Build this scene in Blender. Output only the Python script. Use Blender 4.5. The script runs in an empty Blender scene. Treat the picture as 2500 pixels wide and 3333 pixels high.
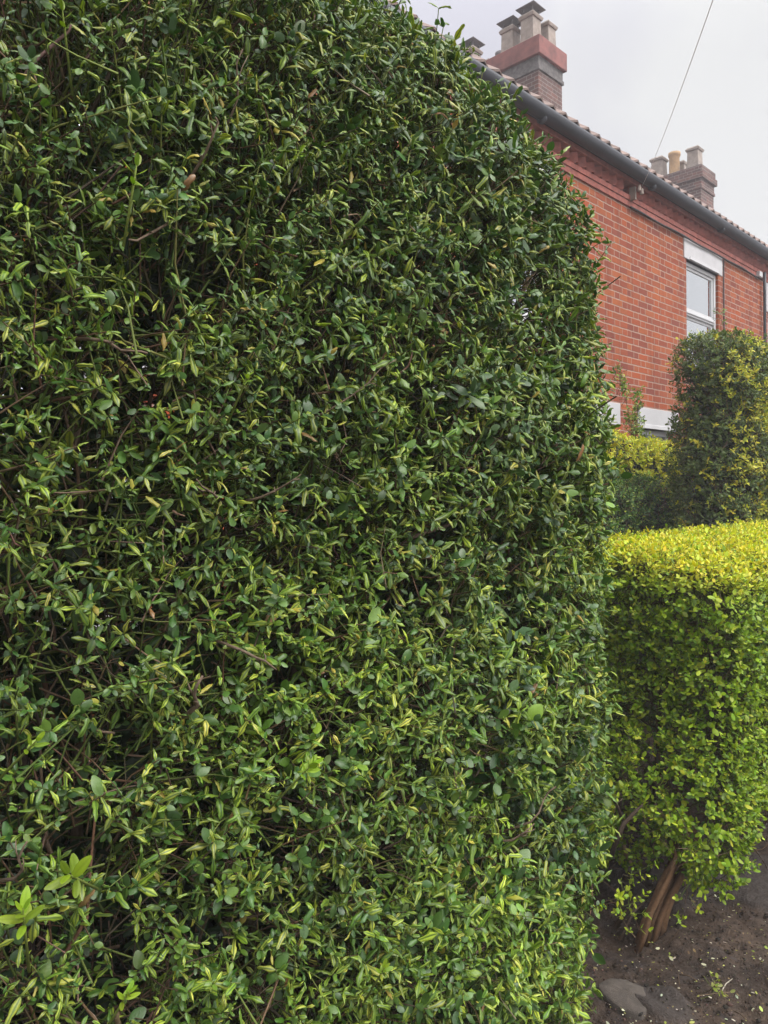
import bpy, math, random
import numpy as np
from mathutils import Matrix, Vector

RNG = np.random.default_rng(11)
random.seed(5)
scene = bpy.context.scene
COL = scene.collection

# ------------------------------------------------------------------ frame
# camera at the origin of the plan, the street runs along u (s axis), p goes from the pavement towards the house
EYE = 1.55
ANG = math.atan2(.713, .701)
U = np.array([math.cos(ANG), math.sin(ANG)])
V = np.array([-math.sin(ANG), math.cos(ANG)])
def world(s, p, h=0.0):
    return Vector((s*U[0]+p*V[0], s*U[1]+p*V[1], h))
PITCH, ROLL, FPX = -1.09, -0.8, 2500.0
CAMM = Matrix.Rotation(math.radians(90+PITCH), 3, 'X') @ Matrix.Rotation(math.radians(ROLL), 3, 'Z')
def ray_plane(px, py, p):
    d = CAMM @ Vector(((px-1250)/FPX, -(py-1666.5)/FPX, -1))
    dp = d.x*V[0]+d.y*V[1]
    t = p/dp
    return np.array([t*(d.x*U[0]+d.y*U[1]), p, EYE+t*d.z])
def ray_ground(px, py, h=0.0):
    d = CAMM @ Vector(((px-1250)/FPX, -(py-1666.5)/FPX, -1))
    t = (h-EYE)/d.z
    return np.array([t*(d.x*U[0]+d.y*U[1]), t*(d.x*V[0]+d.y*V[1]), h])
def screen(P):
    X = P[:, 0]*U[0]+P[:, 1]*V[0]; Y = P[:, 0]*U[1]+P[:, 1]*V[1]; Z = P[:, 2]-EYE
    M = np.array(CAMM)
    c = np.stack([X, Y, Z], 1) @ M
    w = np.maximum(-c[:, 2], 1e-3)
    return 1250+FPX*c[:, 0]/w, 1666.5-FPX*c[:, 1]/w, -c[:, 2]

# ------------------------------------------------------------------ objects
def tag(o, label=None, cat=None, group=None, kind=None):
    if label: o['label'] = label
    if cat: o['category'] = cat
    if group: o['group'] = group
    if kind: o['kind'] = kind
    return o
def thing(name, base, label, cat, group=None):
    o = bpy.data.objects.new(name, None)
    o.empty_display_size = .2
    COL.objects.link(o)
    o.location = world(*base); o.rotation_euler = (0, 0, ANG)
    o['_base'] = list(base)
    return tag(o, label, cat, group)
def link_mesh(name, me, mat, parent=None, base=None):
    o = bpy.data.objects.new(name, me)
    COL.objects.link(o)
    if mat is not None: me.materials.append(mat)
    if parent is not None:
        o.parent = parent
    else:
        b = base if base is not None else (0, 0, 0)
        o.location = world(*b); o.rotation_euler = (0, 0, ANG)
    return o
def base_of(o):
    while o is not None:
        if '_base' in o: return np.array(o['_base'][:])
        o = o.parent
    return np.zeros(3)

def mesh_np(name, verts, faces_flat, nper, smooth=True, col=None):
    """all faces have nper corners"""
    me = bpy.data.meshes.new(name)
    nv = len(verts); nl = len(faces_flat); nf = nl//nper
    me.vertices.add(nv); me.loops.add(nl); me.polygons.add(nf)
    me.vertices.foreach_set('co', np.ascontiguousarray(verts, dtype=np.float32).ravel())
    me.loops.foreach_set('vertex_index', np.ascontiguousarray(faces_flat, dtype=np.int32).ravel())
    me.polygons.foreach_set('loop_start', np.arange(nf, dtype=np.int32)*nper)
    me.polygons.foreach_set('loop_total', np.full(nf, nper, dtype=np.int32))
    if smooth: me.polygons.foreach_set('use_smooth', np.ones(nf, dtype=bool))
    if col is not None:
        a = me.attributes.new('lc', 'FLOAT_COLOR', 'POINT')
        c4 = np.ones((nv, 4), dtype=np.float32); c4[:, :3] = col
        a.data.foreach_set('color', c4.ravel())
    me.update(calc_edges=True)
    return me

class MB:
    def __init__(self): self.v = []; self.f = []; self.c = []
    def add(self, vs, fs, col=None):
        b = len(self.v); self.v += [tuple(map(float, x)) for x in vs]; self.f += [tuple(b+i for i in f) for f in fs]
        self.c += [col or (1, 1, 1)]*len(vs)
    def box(self, a, b):
        (x0, y0, z0), (x1, y1, z1) = a, b
        self.add([(x0,y0,z0),(x1,y0,z0),(x1,y1,z0),(x0,y1,z0),(x0,y0,z1),(x1,y0,z1),(x1,y1,z1),(x0,y1,z1)],
                 [(0,3,2,1),(4,5,6,7),(0,1,5,4),(1,2,6,5),(2,3,7,6),(3,0,4,7)])
    def frustum(self, cx, cy, z0, z1, a0, a1, n=4, rot=math.pi/4, cap=True):
        r0 = a0/math.cos(math.pi/n) if n == 4 else a0
        r1 = a1/math.cos(math.pi/n) if n == 4 else a1
        vs = [(cx+r0*math.cos(rot+2*math.pi*i/n), cy+r0*math.sin(rot+2*math.pi*i/n), z0) for i in range(n)]
        vs += [(cx+r1*math.cos(rot+2*math.pi*i/n), cy+r1*math.sin(rot+2*math.pi*i/n), z1) for i in range(n)]
        fs = [(i, (i+1) % n, n+(i+1) % n, n+i) for i in range(n)]
        if cap: fs += [tuple(range(n-1, -1, -1)), tuple(range(n, 2*n))]
        self.add(vs, fs)
    def extrude(self, prof, s0, s1):
        """profile in (p,h), swept along s; prof counter-clockwise seen from +s"""
        n = len(prof)
        vs = [(s0, a, b) for a, b in prof]+[(s1, a, b) for a, b in prof]
        fs = [(i, (i+1) % n, n+(i+1) % n, n+i) for i in range(n)]+[tuple(range(n-1, -1, -1)), tuple(range(n, 2*n))]
        self.add(vs, fs)
    def tube(self, pts, rad, n=6, cap=True, col=None, flute=0):
        pts = [np.array(q, float) for q in pts]
        m = len(pts); vs = []
        for i, q in enumerate(pts):
            t = pts[min(i+1, m-1)]-pts[max(i-1, 0)]; t /= (np.linalg.norm(t)+1e-9)
            ref = np.array([1., 0, 0]) if abs(t[0]) < .8 else np.array([0, 1., 0])
            a = np.cross(t, ref); a /= np.linalg.norm(a); b = np.cross(t, a)
            r = rad[i] if hasattr(rad, '__len__') else rad
            for k in range(n):
                th = 2*math.pi*k/n
                rr = r*(1+flute*math.sin(4*th+1.3*i*.3)+flute*.6*math.sin(7*th+.5))
                vs.append(q+rr*(math.cos(th)*a+math.sin(th)*b))
        fs = [(i*n+k, i*n+(k+1) % n, (i+1)*n+(k+1) % n, (i+1)*n+k) for i in range(m-1) for k in range(n)]
        if cap: fs += [tuple(range(n-1, -1, -1)), tuple(range((m-1)*n, m*n))]
        self.add(vs, fs, col)
    def build(self, name, mat, parent=None, smooth=False, bevel=0, base=None, color=False):
        me = bpy.data.meshes.new(name)
        b = base_of(parent) if parent is not None else np.array(base if base is not None else (0, 0, 0))
        me.from_pydata([(x-b[0], y-b[1], z-b[2]) for x, y, z in self.v], [], self.f)
        if smooth: me.polygons.foreach_set('use_smooth', [True]*len(me.polygons))
        if color:
            a = me.attributes.new('lc', 'FLOAT_COLOR', 'POINT')
            c4 = np.ones((len(self.v), 4), dtype=np.float32); c4[:, :3] = np.array(self.c)
            a.data.foreach_set('color', c4.ravel())
        me.update()
        o = link_mesh(name, me, mat, parent, base=tuple(b) if parent is None else None)
        if bevel:
            m = o.modifiers.new('edge', 'BEVEL'); m.width = bevel; m.segments = 2; m.limit_method = 'ANGLE'
        return o

# ------------------------------------------------------------------ materials
class NT:
    def __init__(self, name):
        self.m = bpy.data.materials.new(name); self.m.use_nodes = True
        self.t = self.m.node_tree; self.t.nodes.clear()
        self.out = self.t.nodes.new('ShaderNodeOutputMaterial')
    def n(self, typ, **kw):
        x = self.t.nodes.new('ShaderNode'+typ)
        for k, v in kw.items(): setattr(x, k, v)
        return x
    def l(self, a, b): self.t.links.new(a, b)
    def setin(self, sock, v):
        if isinstance(v, bpy.types.NodeSocket): self.l(v, sock)
        elif isinstance(v, (tuple, list)) and len(v) == 3 and sock.type == 'RGBA': sock.default_value = (*v, 1)
        else: sock.default_value = v
    def math(self, op, a, b=0.0, c=0.0):
        x = self.n('Math', operation=op)
        for i, v in enumerate((a, b, c)): self.setin(x.inputs[i], v)
        return x.outputs[0]
    def mix(self, f, a, b, blend='MIX'):
        x = self.n('Mix', data_type='RGBA', blend_type=blend)
        self.setin(x.inputs[0], f); self.setin(x.inputs[6], a); self.setin(x.inputs[7], b)
        return x.outputs[2]
    def coord(self): return self.n('TexCoord').outputs['Object']
    def noise(self, scale, detail=3, rough=.55, vec=None, dist=0.0):
        x = self.n('TexNoise'); x.inputs['Scale'].default_value = scale; x.inputs['Detail'].default_value = detail
        x.inputs['Roughness'].default_value = rough; x.inputs['Distortion'].default_value = dist
        self.l(vec if vec is not None else self.coord(), x.inputs['Vector'])
        return x.outputs['Fac']
    def ramp(self, f, lo, hi, a=0.0, b=1.0):
        x = self.n('MapRange'); self.setin(x.inputs[0], f)
        for i, v in enumerate((lo, hi, a, b)): x.inputs[i+1].default_value = v
        return x.outputs[0]
    def bump(self, h, strength=.5, dist=.01):
        x = self.n('Bump'); x.inputs['Strength'].default_value = strength; x.inputs['Distance'].default_value = dist
        self.l(h, x.inputs['Height']); return x.outputs[0]
    def princ(self, col, rough=.6, bump=None, spec=.5, metal=0.0):
        x = self.n('BsdfPrincipled'); self.setin(x.inputs['Base Color'], col); self.setin(x.inputs['Roughness'], rough)
        x.inputs['Specular IOR Level'].default_value = spec; x.inputs['Metallic'].default_value = metal
        if bump is not None: self.l(bump, x.inputs['Normal'])
        return x
    def done(self, sh): self.l(sh, self.out.inputs['Surface']); return self.m

def plain(name, col, rough=.6, var=.25, scale=8, bump=.2, spec=.5):
    t = NT(name); nz = t.noise(scale, 5, .6); big = t.noise(scale*.17, 2)
    c = t.mix(t.ramp(nz, .3, .7), tuple(x*(1-var) for x in col), tuple(min(1, x*(1+var)) for x in col))
    c = t.mix(t.ramp(big, .35, .7, 0, .35), c, tuple(x*.6 for x in col))
    b = t.bump(t.noise(scale*9, 3), bump, .004)
    return t.done(t.princ(c, rough, b, spec).outputs[0])

def brick_mat(name, ca, cb, cc, mortar, sign=1):
    """Flemish bond on the plane x-z of the object, header and stretcher in turn"""
    t = NT(name); co = t.coord()
    sep = t.n('SeparateXYZ'); t.l(co, sep.inputs[0])
    wob = t.math('MULTIPLY', t.math('SUBTRACT', t.noise(14, 2), .5), .012)
    sx = t.math('ADD', t.math('ADD', sep.outputs[0], sep.outputs[1]), wob)
    hz = t.math('ADD', sep.outputs[2], t.math('MULTIPLY', t.math('SUBTRACT', t.noise(9, 2), .5), .014))
    rowf = t.math('DIVIDE', hz, .075); row = t.math('FLOOR', rowf)
    odd = t.math('MODULO', row, 2.0)
    x = t.math('ADD', t.math('ADD', sx, 200.01), t.math('MULTIPLY', odd, .1725))
    cell = t.math('FLOOR', t.math('DIVIDE', x, .345))
    r = t.math('SUBTRACT', x, t.math('MULTIPLY', cell, .345))
    ishead = t.math('GREATER_THAN', r, .23)
    d1 = t.math('ABSOLUTE', t.math('SUBTRACT', r, .23))
    d0 = t.math('MINIMUM', r, t.math('SUBTRACT', .345, r))
    dv = t.math('MINIMUM', d0, d1)
    fr = t.math('SUBTRACT', rowf, row)
    dh = t.math('MULTIPLY', t.math('MINIMUM', fr, t.math('SUBTRACT', 1.0, fr)), .075)
    d = t.math('MINIMUM', t.math('MULTIPLY', dv, 1.15), dh)
    mask = t.ramp(d, .0045, .008)            # 0 mortar, 1 brick
    wn = t.n('TexWhiteNoise', noise_dimensions='3D')
    cmb = t.n('CombineXYZ'); t.l(cell, cmb.inputs[0]); t.l(row, cmb.inputs[1]); t.l(ishead, cmb.inputs[2])
    t.l(cmb.outputs[0], wn.inputs['Vector'])
    rnd = wn.outputs['Value']
    rnd2 = t.math('FRACT', t.math('MULTIPLY', rnd, 7.31))
    col = t.mix(rnd, ca, cb)
    col = t.mix(t.ramp(rnd2, .6, 1.0, 0, .8), col, cc)
    col = t.mix(t.ramp(t.noise(55, 4, .7), .35, .75, 0, .45), col, tuple(v*.6 for v in ca))
    mcol = t.mix(t.noise(40, 3), mortar, tuple(v*.72 for v in mortar))
    col = t.mix(mask, mcol, col)
    col = t.mix(t.ramp(t.noise(.9, 4, .65), .45, .8, 0, .4), col, tuple(v*.55 for v in cb))
    mp = t.n('Mapping'); mp.inputs['Scale'].default_value = (3.2, 3.2, .35); t.l(co, mp.inputs['Vector'])
    streak = t.noise(1.6, 5, .7, mp.outputs[0])
    col = t.mix(t.ramp(streak, .52, .75, 0, .55), col, tuple(v*.4 for v in cb))
    hgt = t.math('ADD', t.math('MULTIPLY', mask, .8), t.math('MULTIPLY', t.noise(120, 3), .25))
    return t.done(t.princ(col, .85, t.bump(hgt, .6, .006), .25).outputs[0])

def leaf_mat(name, rough=.42, trans=.22, mott=.5, sc=260, spec=.45, tint=(1.25, 1.3, .6)):
    t = NT(name)
    a = t.n('Attribute', attribute_name='lc')
    nz = t.noise(sc, 3, .6)
    dark = t.mix(1.0, a.outputs['Color'], (.62, .72, .62), 'MULTIPLY')
    c = t.mix(t.ramp(nz, .35, .7, 0, mott), a.outputs['Color'], dark)
    b = t.bump(nz, .35, .0012)
    p = t.princ(c, rough, b, spec)
    tr = t.n('BsdfTranslucent')
    t.l(t.mix(1.0, c, tint, 'MULTIPLY'), tr.inputs['Color'])
    ms = t.n('MixShader'); ms.inputs[0].default_value = trans
    t.l(p.outputs[0], ms.inputs[1]); t.l(tr.outputs[0], ms.inputs[2])
    return t.done(ms.outputs[0])

def bark_mat(name):
    t = NT(name)
    a = t.n('Attribute', attribute_name='lc')
    nz = t.noise(70, 5, .7)
    c = t.mix(t.ramp(nz, .3, .75), t.mix(1.0, a.outputs['Color'], (.5, .5, .5), 'MULTIPLY'), a.outputs['Color'])
    return t.done(t.princ(c, .85, t.bump(nz, .6, .004), .2).outputs[0])

def glass_mat():
    t = NT('window_glass')
    gl = t.n('BsdfGlossy'); gl.inputs['Roughness'].default_value = .03
    gl.inputs['Color'].default_value = (.95, .97, 1, 1)
    tr = t.n('BsdfTransparent'); tr.inputs['Color'].default_value = (.88, .92, .92, 1)
    fz = t.n('Fresnel'); fz.inputs['IOR'].default_value = 1.9
    ms = t.n('MixShader'); t.l(t.math('ADD', fz.outputs[0], .55), ms.inputs[0])
    t.l(tr.outputs[0], ms.inputs[1]); t.l(gl.outputs[0], ms.inputs[2])
    return t.done(ms.outputs[0])

M = {}
M['brick'] = brick_mat('red_brick', (.36, .078, .024), (.2, .05, .032), (.4, .115, .035), (.4, .275, .215))
M['brick_dark'] = brick_mat('sooty_brick', (.15, .075, .062), (.095, .06, .056), (.22, .09, .07), (.3, .26, .24))
M['cornice'] = plain('cornice_brick', (.33, .1, .075), .85, .35, 14, .5)
M['red_paint'] = plain('red_render', (.21, .07, .06), .8, .4, 5, .5)
M['cement'] = plain('soot_stained_cement', (.12, .108, .105), .9, .6, 11, .8)
M['pot'] = plain('buff_clay', (.3, .245, .21), .8, .3, 9, .3)
M['pot_orange'] = plain('orange_clay', (.42, .26, .13), .8, .25, 9, .3)
M['cowl'] = plain('cowl_metal', (.12, .105, .11), .6, .25, 10, .2)
M['gutter'] = plain('gutter_plastic', (.026, .028, .038), .5, .2, 5, .1)
M['tile'] = plain('clay_roof_tile', (.2, .14, .12), .85, .4, 8, .5)
M['white'] = plain('white_painted_stone', (.52, .51, .52), .75, .07, 6, .06)
M['upvc'] = plain('white_plastic_frame', (.6, .6, .61), .35, .03, 4, .02)
M['curtain'] = plain('net_curtain', (.78, .79, .79), .9, .08, 30, .3)
M['glass'] = glass_mat()
M['cable'] = plain('black_cable', (.03, .028, .03), .6, .2, 20, .1)
M['wire'] = plain('grey_wire', (.6, .6, .6), .6, .1, 20, .1)
M['leaf'] = leaf_mat('privet_leaf', .4, .16, .6, 320, .5)
M['leaf_gold'] = leaf_mat('golden_privet_leaf', .45, .3, .3, 200, .35, (1.1, 1.15, .5))
M['leaf_far'] = leaf_mat('garden_leaf', .5, .25, .3, 120, .3)
M['bark'] = bark_mat('bark')
M['stone'] = plain('flat_stone', (.075, .061, .05), .9, .35, 35, .8)
M['door'] = plain('door_paint', (.05, .07, .09), .4, .1, 5, .05)

# ground: trodden soil with remains of old tarmac
def soil():
    t = NT('trodden_soil'); co = t.coord()
    n1 = t.noise(3.1, 6, .65, co, .4); n2 = t.noise(26, 6, .7, co); n3 = t.noise(150, 3, .7, co)
    c = t.mix(t.ramp(n1, .38, .62), (.042, .026, .017), (.1, .066, .045))
    c = t.mix(t.ramp(n2, .42, .68, 0, .85), c, (.026, .018, .014))
    c = t.mix(t.ramp(t.noise(5.5, 4, .6, co, .8), .55, .63, 0, .7), c, (.04, .033, .032))
    c = t.mix(t.ramp(n3, .63, .72, 0, .8), c, (.16, .13, .11))
    v = t.n('TexVoronoi'); v.inputs['Scale'].default_value = 95; t.l(co, v.inputs['Vector'])
    c = t.mix(t.ramp(v.outputs['Distance'], .08, .16, .55, 0), c, (.2, .17, .15))
    at = t.n('Attribute', attribute_name='lc'); sp_ = t.n('SeparateColor'); t.l(at.outputs['Color'], sp_.inputs[0])
    tar = t.mix(t.ramp(n3, .35, .7), (.034, .027, .024), (.075, .062, .055))
    c = t.mix(t.math('MULTIPLY', sp_.outputs[0], .8), c, tar)
    h = t.math('ADD', t.math('MULTIPLY', n2, .7), t.math('MULTIPLY', n3, .5))
    return t.done(t.princ(c, t.ramp(n2, .3, .7, .6, .95), t.bump(h, 1.0, .022), .35).outputs[0])
M['soil'] = soil()

# ------------------------------------------------------------------ noise helper
_ph = RNG.uniform(0, 6.28, (40,)); _dr = RNG.normal(0, 1, (40, 3)); _dr /= np.linalg.norm(_dr, axis=1)[:, None]
def nz3(P, freq, k0=0, oct=7):
    out = np.zeros(len(P))
    for i in range(oct):
        j = (k0*7+i) % 40
        out += np.sin(P @ (_dr[j]*freq*(.7+.12*i))*6.283+_ph[j]+k0)
    return out/math.sqrt(oct)*1.0

# ------------------------------------------------------------------ leaves
def leaf_shape(rows, cols, L, W, roll, bend, twist, groove, point, wob, rs, blunt=.55):
    tt = np.linspace(0, 1, rows); u = .35*tt+.65*(.5-.5*np.cos(np.pi*tt)); v = np.linspace(-1, 1, cols)
    w = np.sin(np.pi*np.clip(u, 0, 1)**point)**blunt*W*.5
    w[0] = .04*W; w[-1] = .09*W
    uu, vv = np.meshgrid(u, v, indexing='ij'); ww = np.repeat(w[:, None], cols, 1)
    r = roll*(.65+.35*np.sin(uu*9+rs*6))*np.sin(np.pi*np.clip(uu*.92+.05, 0, 1))**.3
    a = vv*r
    k = np.where(np.abs(r) < .05, .05, r)
    x = np.sin(a)/k*ww; z = (np.cos(a)-1)/k*ww
    z -= groove*W*np.exp(-(vv/.2)**2)*np.sin(np.pi*uu)
    z += wob*W*np.sin(uu*17+rs*20+vv*1.5)*np.abs(vv)**1.5
    # bend down along the length
    ang = -bend*uu**1.3
    dy = np.cos(ang); dz = np.sin(ang)
    du = np.diff(u); cy = np.concatenate([[0], np.cumsum((dy[1:, 0]+dy[:-1, 0])/2*du)])*L
    cz = np.concatenate([[0], np.cumsum((dz[1:, 0]+dz[:-1, 0])/2*du)])*L
    tw = twist*uu
    xr = x*np.cos(tw)-z*np.sin(tw); zr = x*np.sin(tw)+z*np.cos(tw)
    Y = cy[:, None]-zr*np.sin(ang); Z = cz[:, None]+zr*np.cos(ang)
    verts = np.stack([xr, Y, Z], 2).reshape(-1, 3)
    idx = np.arange(rows*cols).reshape(rows, cols)
    f = np.stack([idx[:-1, :-1], idx[:-1, 1:], idx[1:, 1:], idx[1:, :-1]], 2).reshape(-1, 4)
    return verts, f, uu.ravel(), vv.ravel()

def variants(n, rows, cols, spec):
    out = []
    for i in range(n):
        rs = RNG.random()
        g = lambda k: RNG.uniform(*spec[k])
        out.append(leaf_shape(rows, cols, 1.0, g('w'), g('roll'), g('bend'), g('twist'), g('groove'), g('point'), g('wob'), rs))
    return out

def norm(a): return a/(np.linalg.norm(a, axis=-1, keepdims=True)+1e-9)

def build_leaves(name, mat, parent, sets):
    """sets: list of dicts(variants, pos, dir, nrm, size, col(N,3), col2(N,3), ridge)"""
    VV, FF, CC = [], [], []; off = 0
    b = base_of(parent)
    for S in sets:
        n = len(S['pos'])
        if n == 0: continue
        vi = RNG.integers(0, len(S['variants']), n)
        d = norm(S['dir']); nr = norm(S['nrm'])
        side = norm(np.cross(d, nr)); nr = np.cross(side, d)
        for k, (lv, lf, lu, lvv) in enumerate(S['variants']):
            m = np.nonzero(vi == k)[0]
            if len(m) == 0: continue
            sz = S['size'][m][:, None, None]
            P = (lv[None, :, 0:1]*side[m][:, None, :]+lv[None, :, 1:2]*d[m][:, None, :]+lv[None, :, 2:3]*nr[m][:, None, :])*sz+S['pos'][m][:, None, :]
            nvp = lv.shape[0]
            F = lf[None]+(off+np.arange(len(m))*nvp)[:, None, None]
            rg = np.clip((np.abs(lvv)-.1)/.2, 0, 1)*np.clip((1.15-np.abs(lvv))/.45, 0, 1)*(.55+.45*np.sin(np.pi*lu))
            rib = np.exp(-(lvv/.09)**2)*.2
            e = (rg[None, :]*S['ridge'][m][:, None])[..., None]
            C = S['col'][m][:, None, :]*(1-e)+S['col2'][m][:, None, :]*e
            C = C*(1+.25*rib[None, :, None]*(1-e))
            VV.append((P-b).reshape(-1, 3)); FF.append(F.reshape(-1)); CC.append(C.reshape(-1, 3))
            off += len(m)*nvp
    me = mesh_np(name, np.concatenate(VV), np.concatenate(FF), 4, True, np.concatenate(CC))
    return link_mesh(name, me, mat, parent)

# ------------------------------------------------------------------ hedge solids
def rbox_sdf(P, lo, hi, r):
    c = (np.array(lo)+np.array(hi))/2; hf = (np.array(hi)-np.array(lo))/2-r
    q = np.abs(P-c)-hf
    return np.linalg.norm(np.maximum(q, 0), axis=1)+np.minimum(q.max(axis=1), 0)-r
def grad(f, P, e=.01):
    g = np.zeros_like(P)
    for i in range(3):
        dP = np.zeros(3); dP[i] = e
        g[:, i] = f(P+dP)-f(P-dP)
    return norm(g)
def shell(f, lo, hi, n, depth, keep=None, falloff=1.0):
    """n points with -depth < f < 0, denser towards the skin"""
    out = []; tot = 0; lo = np.array(lo)-.05; hi = np.array(hi)+.05
    tries = 0
    while tot < n and tries < 400:
        tries += 1
        P = RNG.uniform(lo, hi, (60000, 3))
        d = f(P)
        ok = (d < 0) & (d > -depth)
        ok &= RNG.random(len(P)) < np.exp(falloff*d/depth*2)
        P = P[ok]
        if keep is not None and len(P): P = P[RNG.random(len(P)) < keep(P)]
        out.append(P); tot += len(P)
    return np.concatenate(out)[:n]

def sprigs(P, N, up=.5, rnd=.5, length=(.03, .08), nodes=(2, 4), lsize=(.025, .045), spread=(50, 85), droop=.5, stem_in=.08, tipsmall=.6):
    """grows a short shoot with opposite leaves at every point; returns leaf arrays and stem polylines"""
    n = len(P)
    D = norm(N*.9+np.array([0, 0, up])+RNG.normal(0, rnd, (n, 3)))
    Ls = RNG.uniform(*length, n)
    pos, dr, nr, sz, sid = [], [], [], [], []
    ref = norm(np.cross(D, RNG.normal(0, 1, (n, 3))))
    ref2 = np.cross(D, ref)
    K = RNG.integers(nodes[0], nodes[1]+1, n)
    big = RNG.uniform(*lsize, n)
    for k in range(nodes[1]):
        act = np.nonzero(K > k)[0]
        fr = (k+1)/K[act]
        base = P[act]+D[act]*(Ls[act]*fr)[:, None]
        rot = (k % 2)*math.pi/2+RNG.normal(0, .35, len(act))
        a = ref[act]*np.cos(rot)[:, None]+ref2[act]*np.sin(rot)[:, None]
        for sg in (1, -1):
            sel = RNG.random(len(act)) < .9
            A = act[sel]
            sp = np.radians(RNG.uniform(*spread, len(A)))*(1-.45*(fr[sel] > .99))
            d = D[A]*np.cos(sp)[:, None]+sg*a[sel]*np.sin(sp)[:, None]
            d = norm(d+RNG.normal(0, .15, d.shape))
            up_ = norm(D[A]*np.sin(sp)[:, None]-sg*a[sel]*np.cos(sp)[:, None]+np.array([0, 0, droop])+RNG.normal(0, .22, d.shape))
            pos.append(base[sel]); dr.append(d); nr.append(up_)
            sz.append(big[A]*RNG.uniform(.65, 1.1, len(A))*np.where(fr[sel] > .99, tipsmall+.4*RNG.random(len(A)), 1)); sid.append(A)
    stems = [(P[i]-D[i]*stem_in+RNG.normal(0, .012, 3), P[i]-D[i]*stem_in*.3, P[i]+D[i]*Ls[i]) for i in range(n)]
    return np.concatenate(pos), np.concatenate(dr), np.concatenate(nr), np.concatenate(sz), np.concatenate(sid), stems

def tubes_np(name, polylines, radii, cols, mat, parent, sides=4):
    """polylines grouped by length; vectorised thin tubes"""
    b = base_of(parent); VV, FF, CC = [], [], []; off = 0
    byn = {}
    for i, pl in enumerate(polylines): byn.setdefault(len(pl), []).append(i)
    for m, ids in byn.items():
        A = np.array([polylines[i] for i in ids])           # n,m,3
        R = np.array([radii[i] for i in ids])               # n,2
        Cc = np.array([cols[i] for i in ids])
        T = np.zeros_like(A); T[:, 1:-1] = A[:, 2:]-A[:, :-2]; T[:, 0] = A[:, 1]-A[:, 0]; T[:, -1] = A[:, -1]-A[:, -2]
        T = norm(T)
        ref = np.where(np.abs(T[..., 0:1]) < .8, np.array([1., 0, 0]), np.array([0, 1., 0]))
        a = norm(np.cross(T, ref)); bb = np.cross(T, a)
        rr = R[:, 0:1]+(R[:, 1:2]-R[:, 0:1])*np.linspace(0, 1, m)[None]
        th = np.arange(sides)*2*math.pi/sides
        P = A[:, :, None, :]+rr[:, :, None, None]*(np.cos(th)[None, None, :, None]*a[:, :, None, :]+np.sin(th)[None, None, :, None]*bb[:, :, None, :])
        idx = np.arange(m*sides).reshape(m, sides); nx = np.roll(idx, -1, 1)
        f = np.stack([idx[:-1], nx[:-1], nx[1:], idx[1:]], 2).reshape(-1, 4)
        n = len(ids)
        FF.append((f[None]+(off+np.arange(n)*m*sides)[:, None, None]).reshape(-1))
        VV.append((P-b).reshape(-1, 3)); CC.append(np.repeat(Cc[:, None, :], m*sides, 1).reshape(-1, 3)); off += n*m*sides
    me = mesh_np(name, np.concatenate(VV), np.concatenate(FF), 4, True, np.concatenate(CC))
    return link_mesh(name, me, mat, parent)

def woody(f, lo, hi, n, seglen, nseg, inset, rad, up=.5, out=.8, side=.5, zlow=0.1):
    """branches that start inside and wander outwards and upwards until the skin"""
    lo = np.array(lo); hi = np.array(hi)
    P = RNG.uniform(lo, hi, (n*12, 3)); d = f(P); P = P[(d < -inset[0]) & (d > -inset[1]) & (P[:, 2] > zlow)][:n]
    G = grad(f, P)
    D = norm(G*out+np.array([0, 0, up])+RNG.normal(0, side, P.shape))
    pl = [P]
    for k in range(nseg):
        D = norm(D+RNG.normal(0, .28, D.shape)+np.array([0, 0, .05]))
        Q = pl[-1]+D*(seglen*RNG.uniform(.6, 1.3, (len(P), 1)))
        dq = f(Q); over = dq > -.015
        Q[over] = pl[-1][over]+D[over]*.004
        pl.append(Q)
    A = np.stack(pl, 1)
    r0 = RNG.uniform(*rad, len(P))
    return [A[i] for i in range(len(P))], [(r0[i], r0[i]*.45) for i in range(len(P))]

def pick(cols, w, n):
    c = np.array(cols)[RNG.choice(len(cols), n, p=np.array(w)/sum(w))]
    return c*RNG.uniform(.75, 1.25, (n, 1))*(1+RNG.normal(0, .06, (n, 3)))

def bark_cols(n, green=.25):
    c = pick([(.13, .082, .045), (.19, .125, .075), (.08, .06, .038), (.26, .18, .12)], [4, 3, 3, 1.5], n)
    g = RNG.random(n) < green
    c[g] = pick([(.1, .14, .03), (.16, .2, .05)], [1, 1], g.sum())
    return np.clip(c, .01, .9)

CURL = variants(24, 9, 7, dict(w=(.27, .42), roll=(1.8, 2.9), bend=(.3, 1.8), twist=(-.8, .8), groove=(.09, .17), point=(.8, 1.0), wob=(.04, .13)))
HALF = variants(12, 7, 5, dict(w=(.4, .56), roll=(.8, 1.6), bend=(.3, 1.2), twist=(-.5, .5), groove=(.04, .09), point=(.85, 1.05), wob=(.04, .11)))
FLAT = variants(12, 7, 5, dict(w=(.55, .75), roll=(.1, .7), bend=(.05, .7), twist=(-.25, .25), groove=(.02, .05), point=(.8, 1.1), wob=(0, .03)))
LOW = variants(8, 4, 3, dict(w=(.42, .62), roll=(.2, 1.2), bend=(.1, 1.0), twist=(-.3, .3), groove=(.0, .03), point=(.8, 1.05), wob=(0, .03)))
OVAL = variants(10, 5, 3, dict(w=(.5, .68), roll=(.1, .8), bend=(.0, .7), twist=(-.25, .25), groove=(.0, .02), point=(.85, 1.1), wob=(0, .02)))
SHOOT = variants(6, 9, 7, dict(w=(.36, .46), roll=(.2, .8), bend=(-.1, .5), twist=(-.2, .2), groove=(.04, .07), point=(.85, 1.0), wob=(0, .03)))

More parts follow.
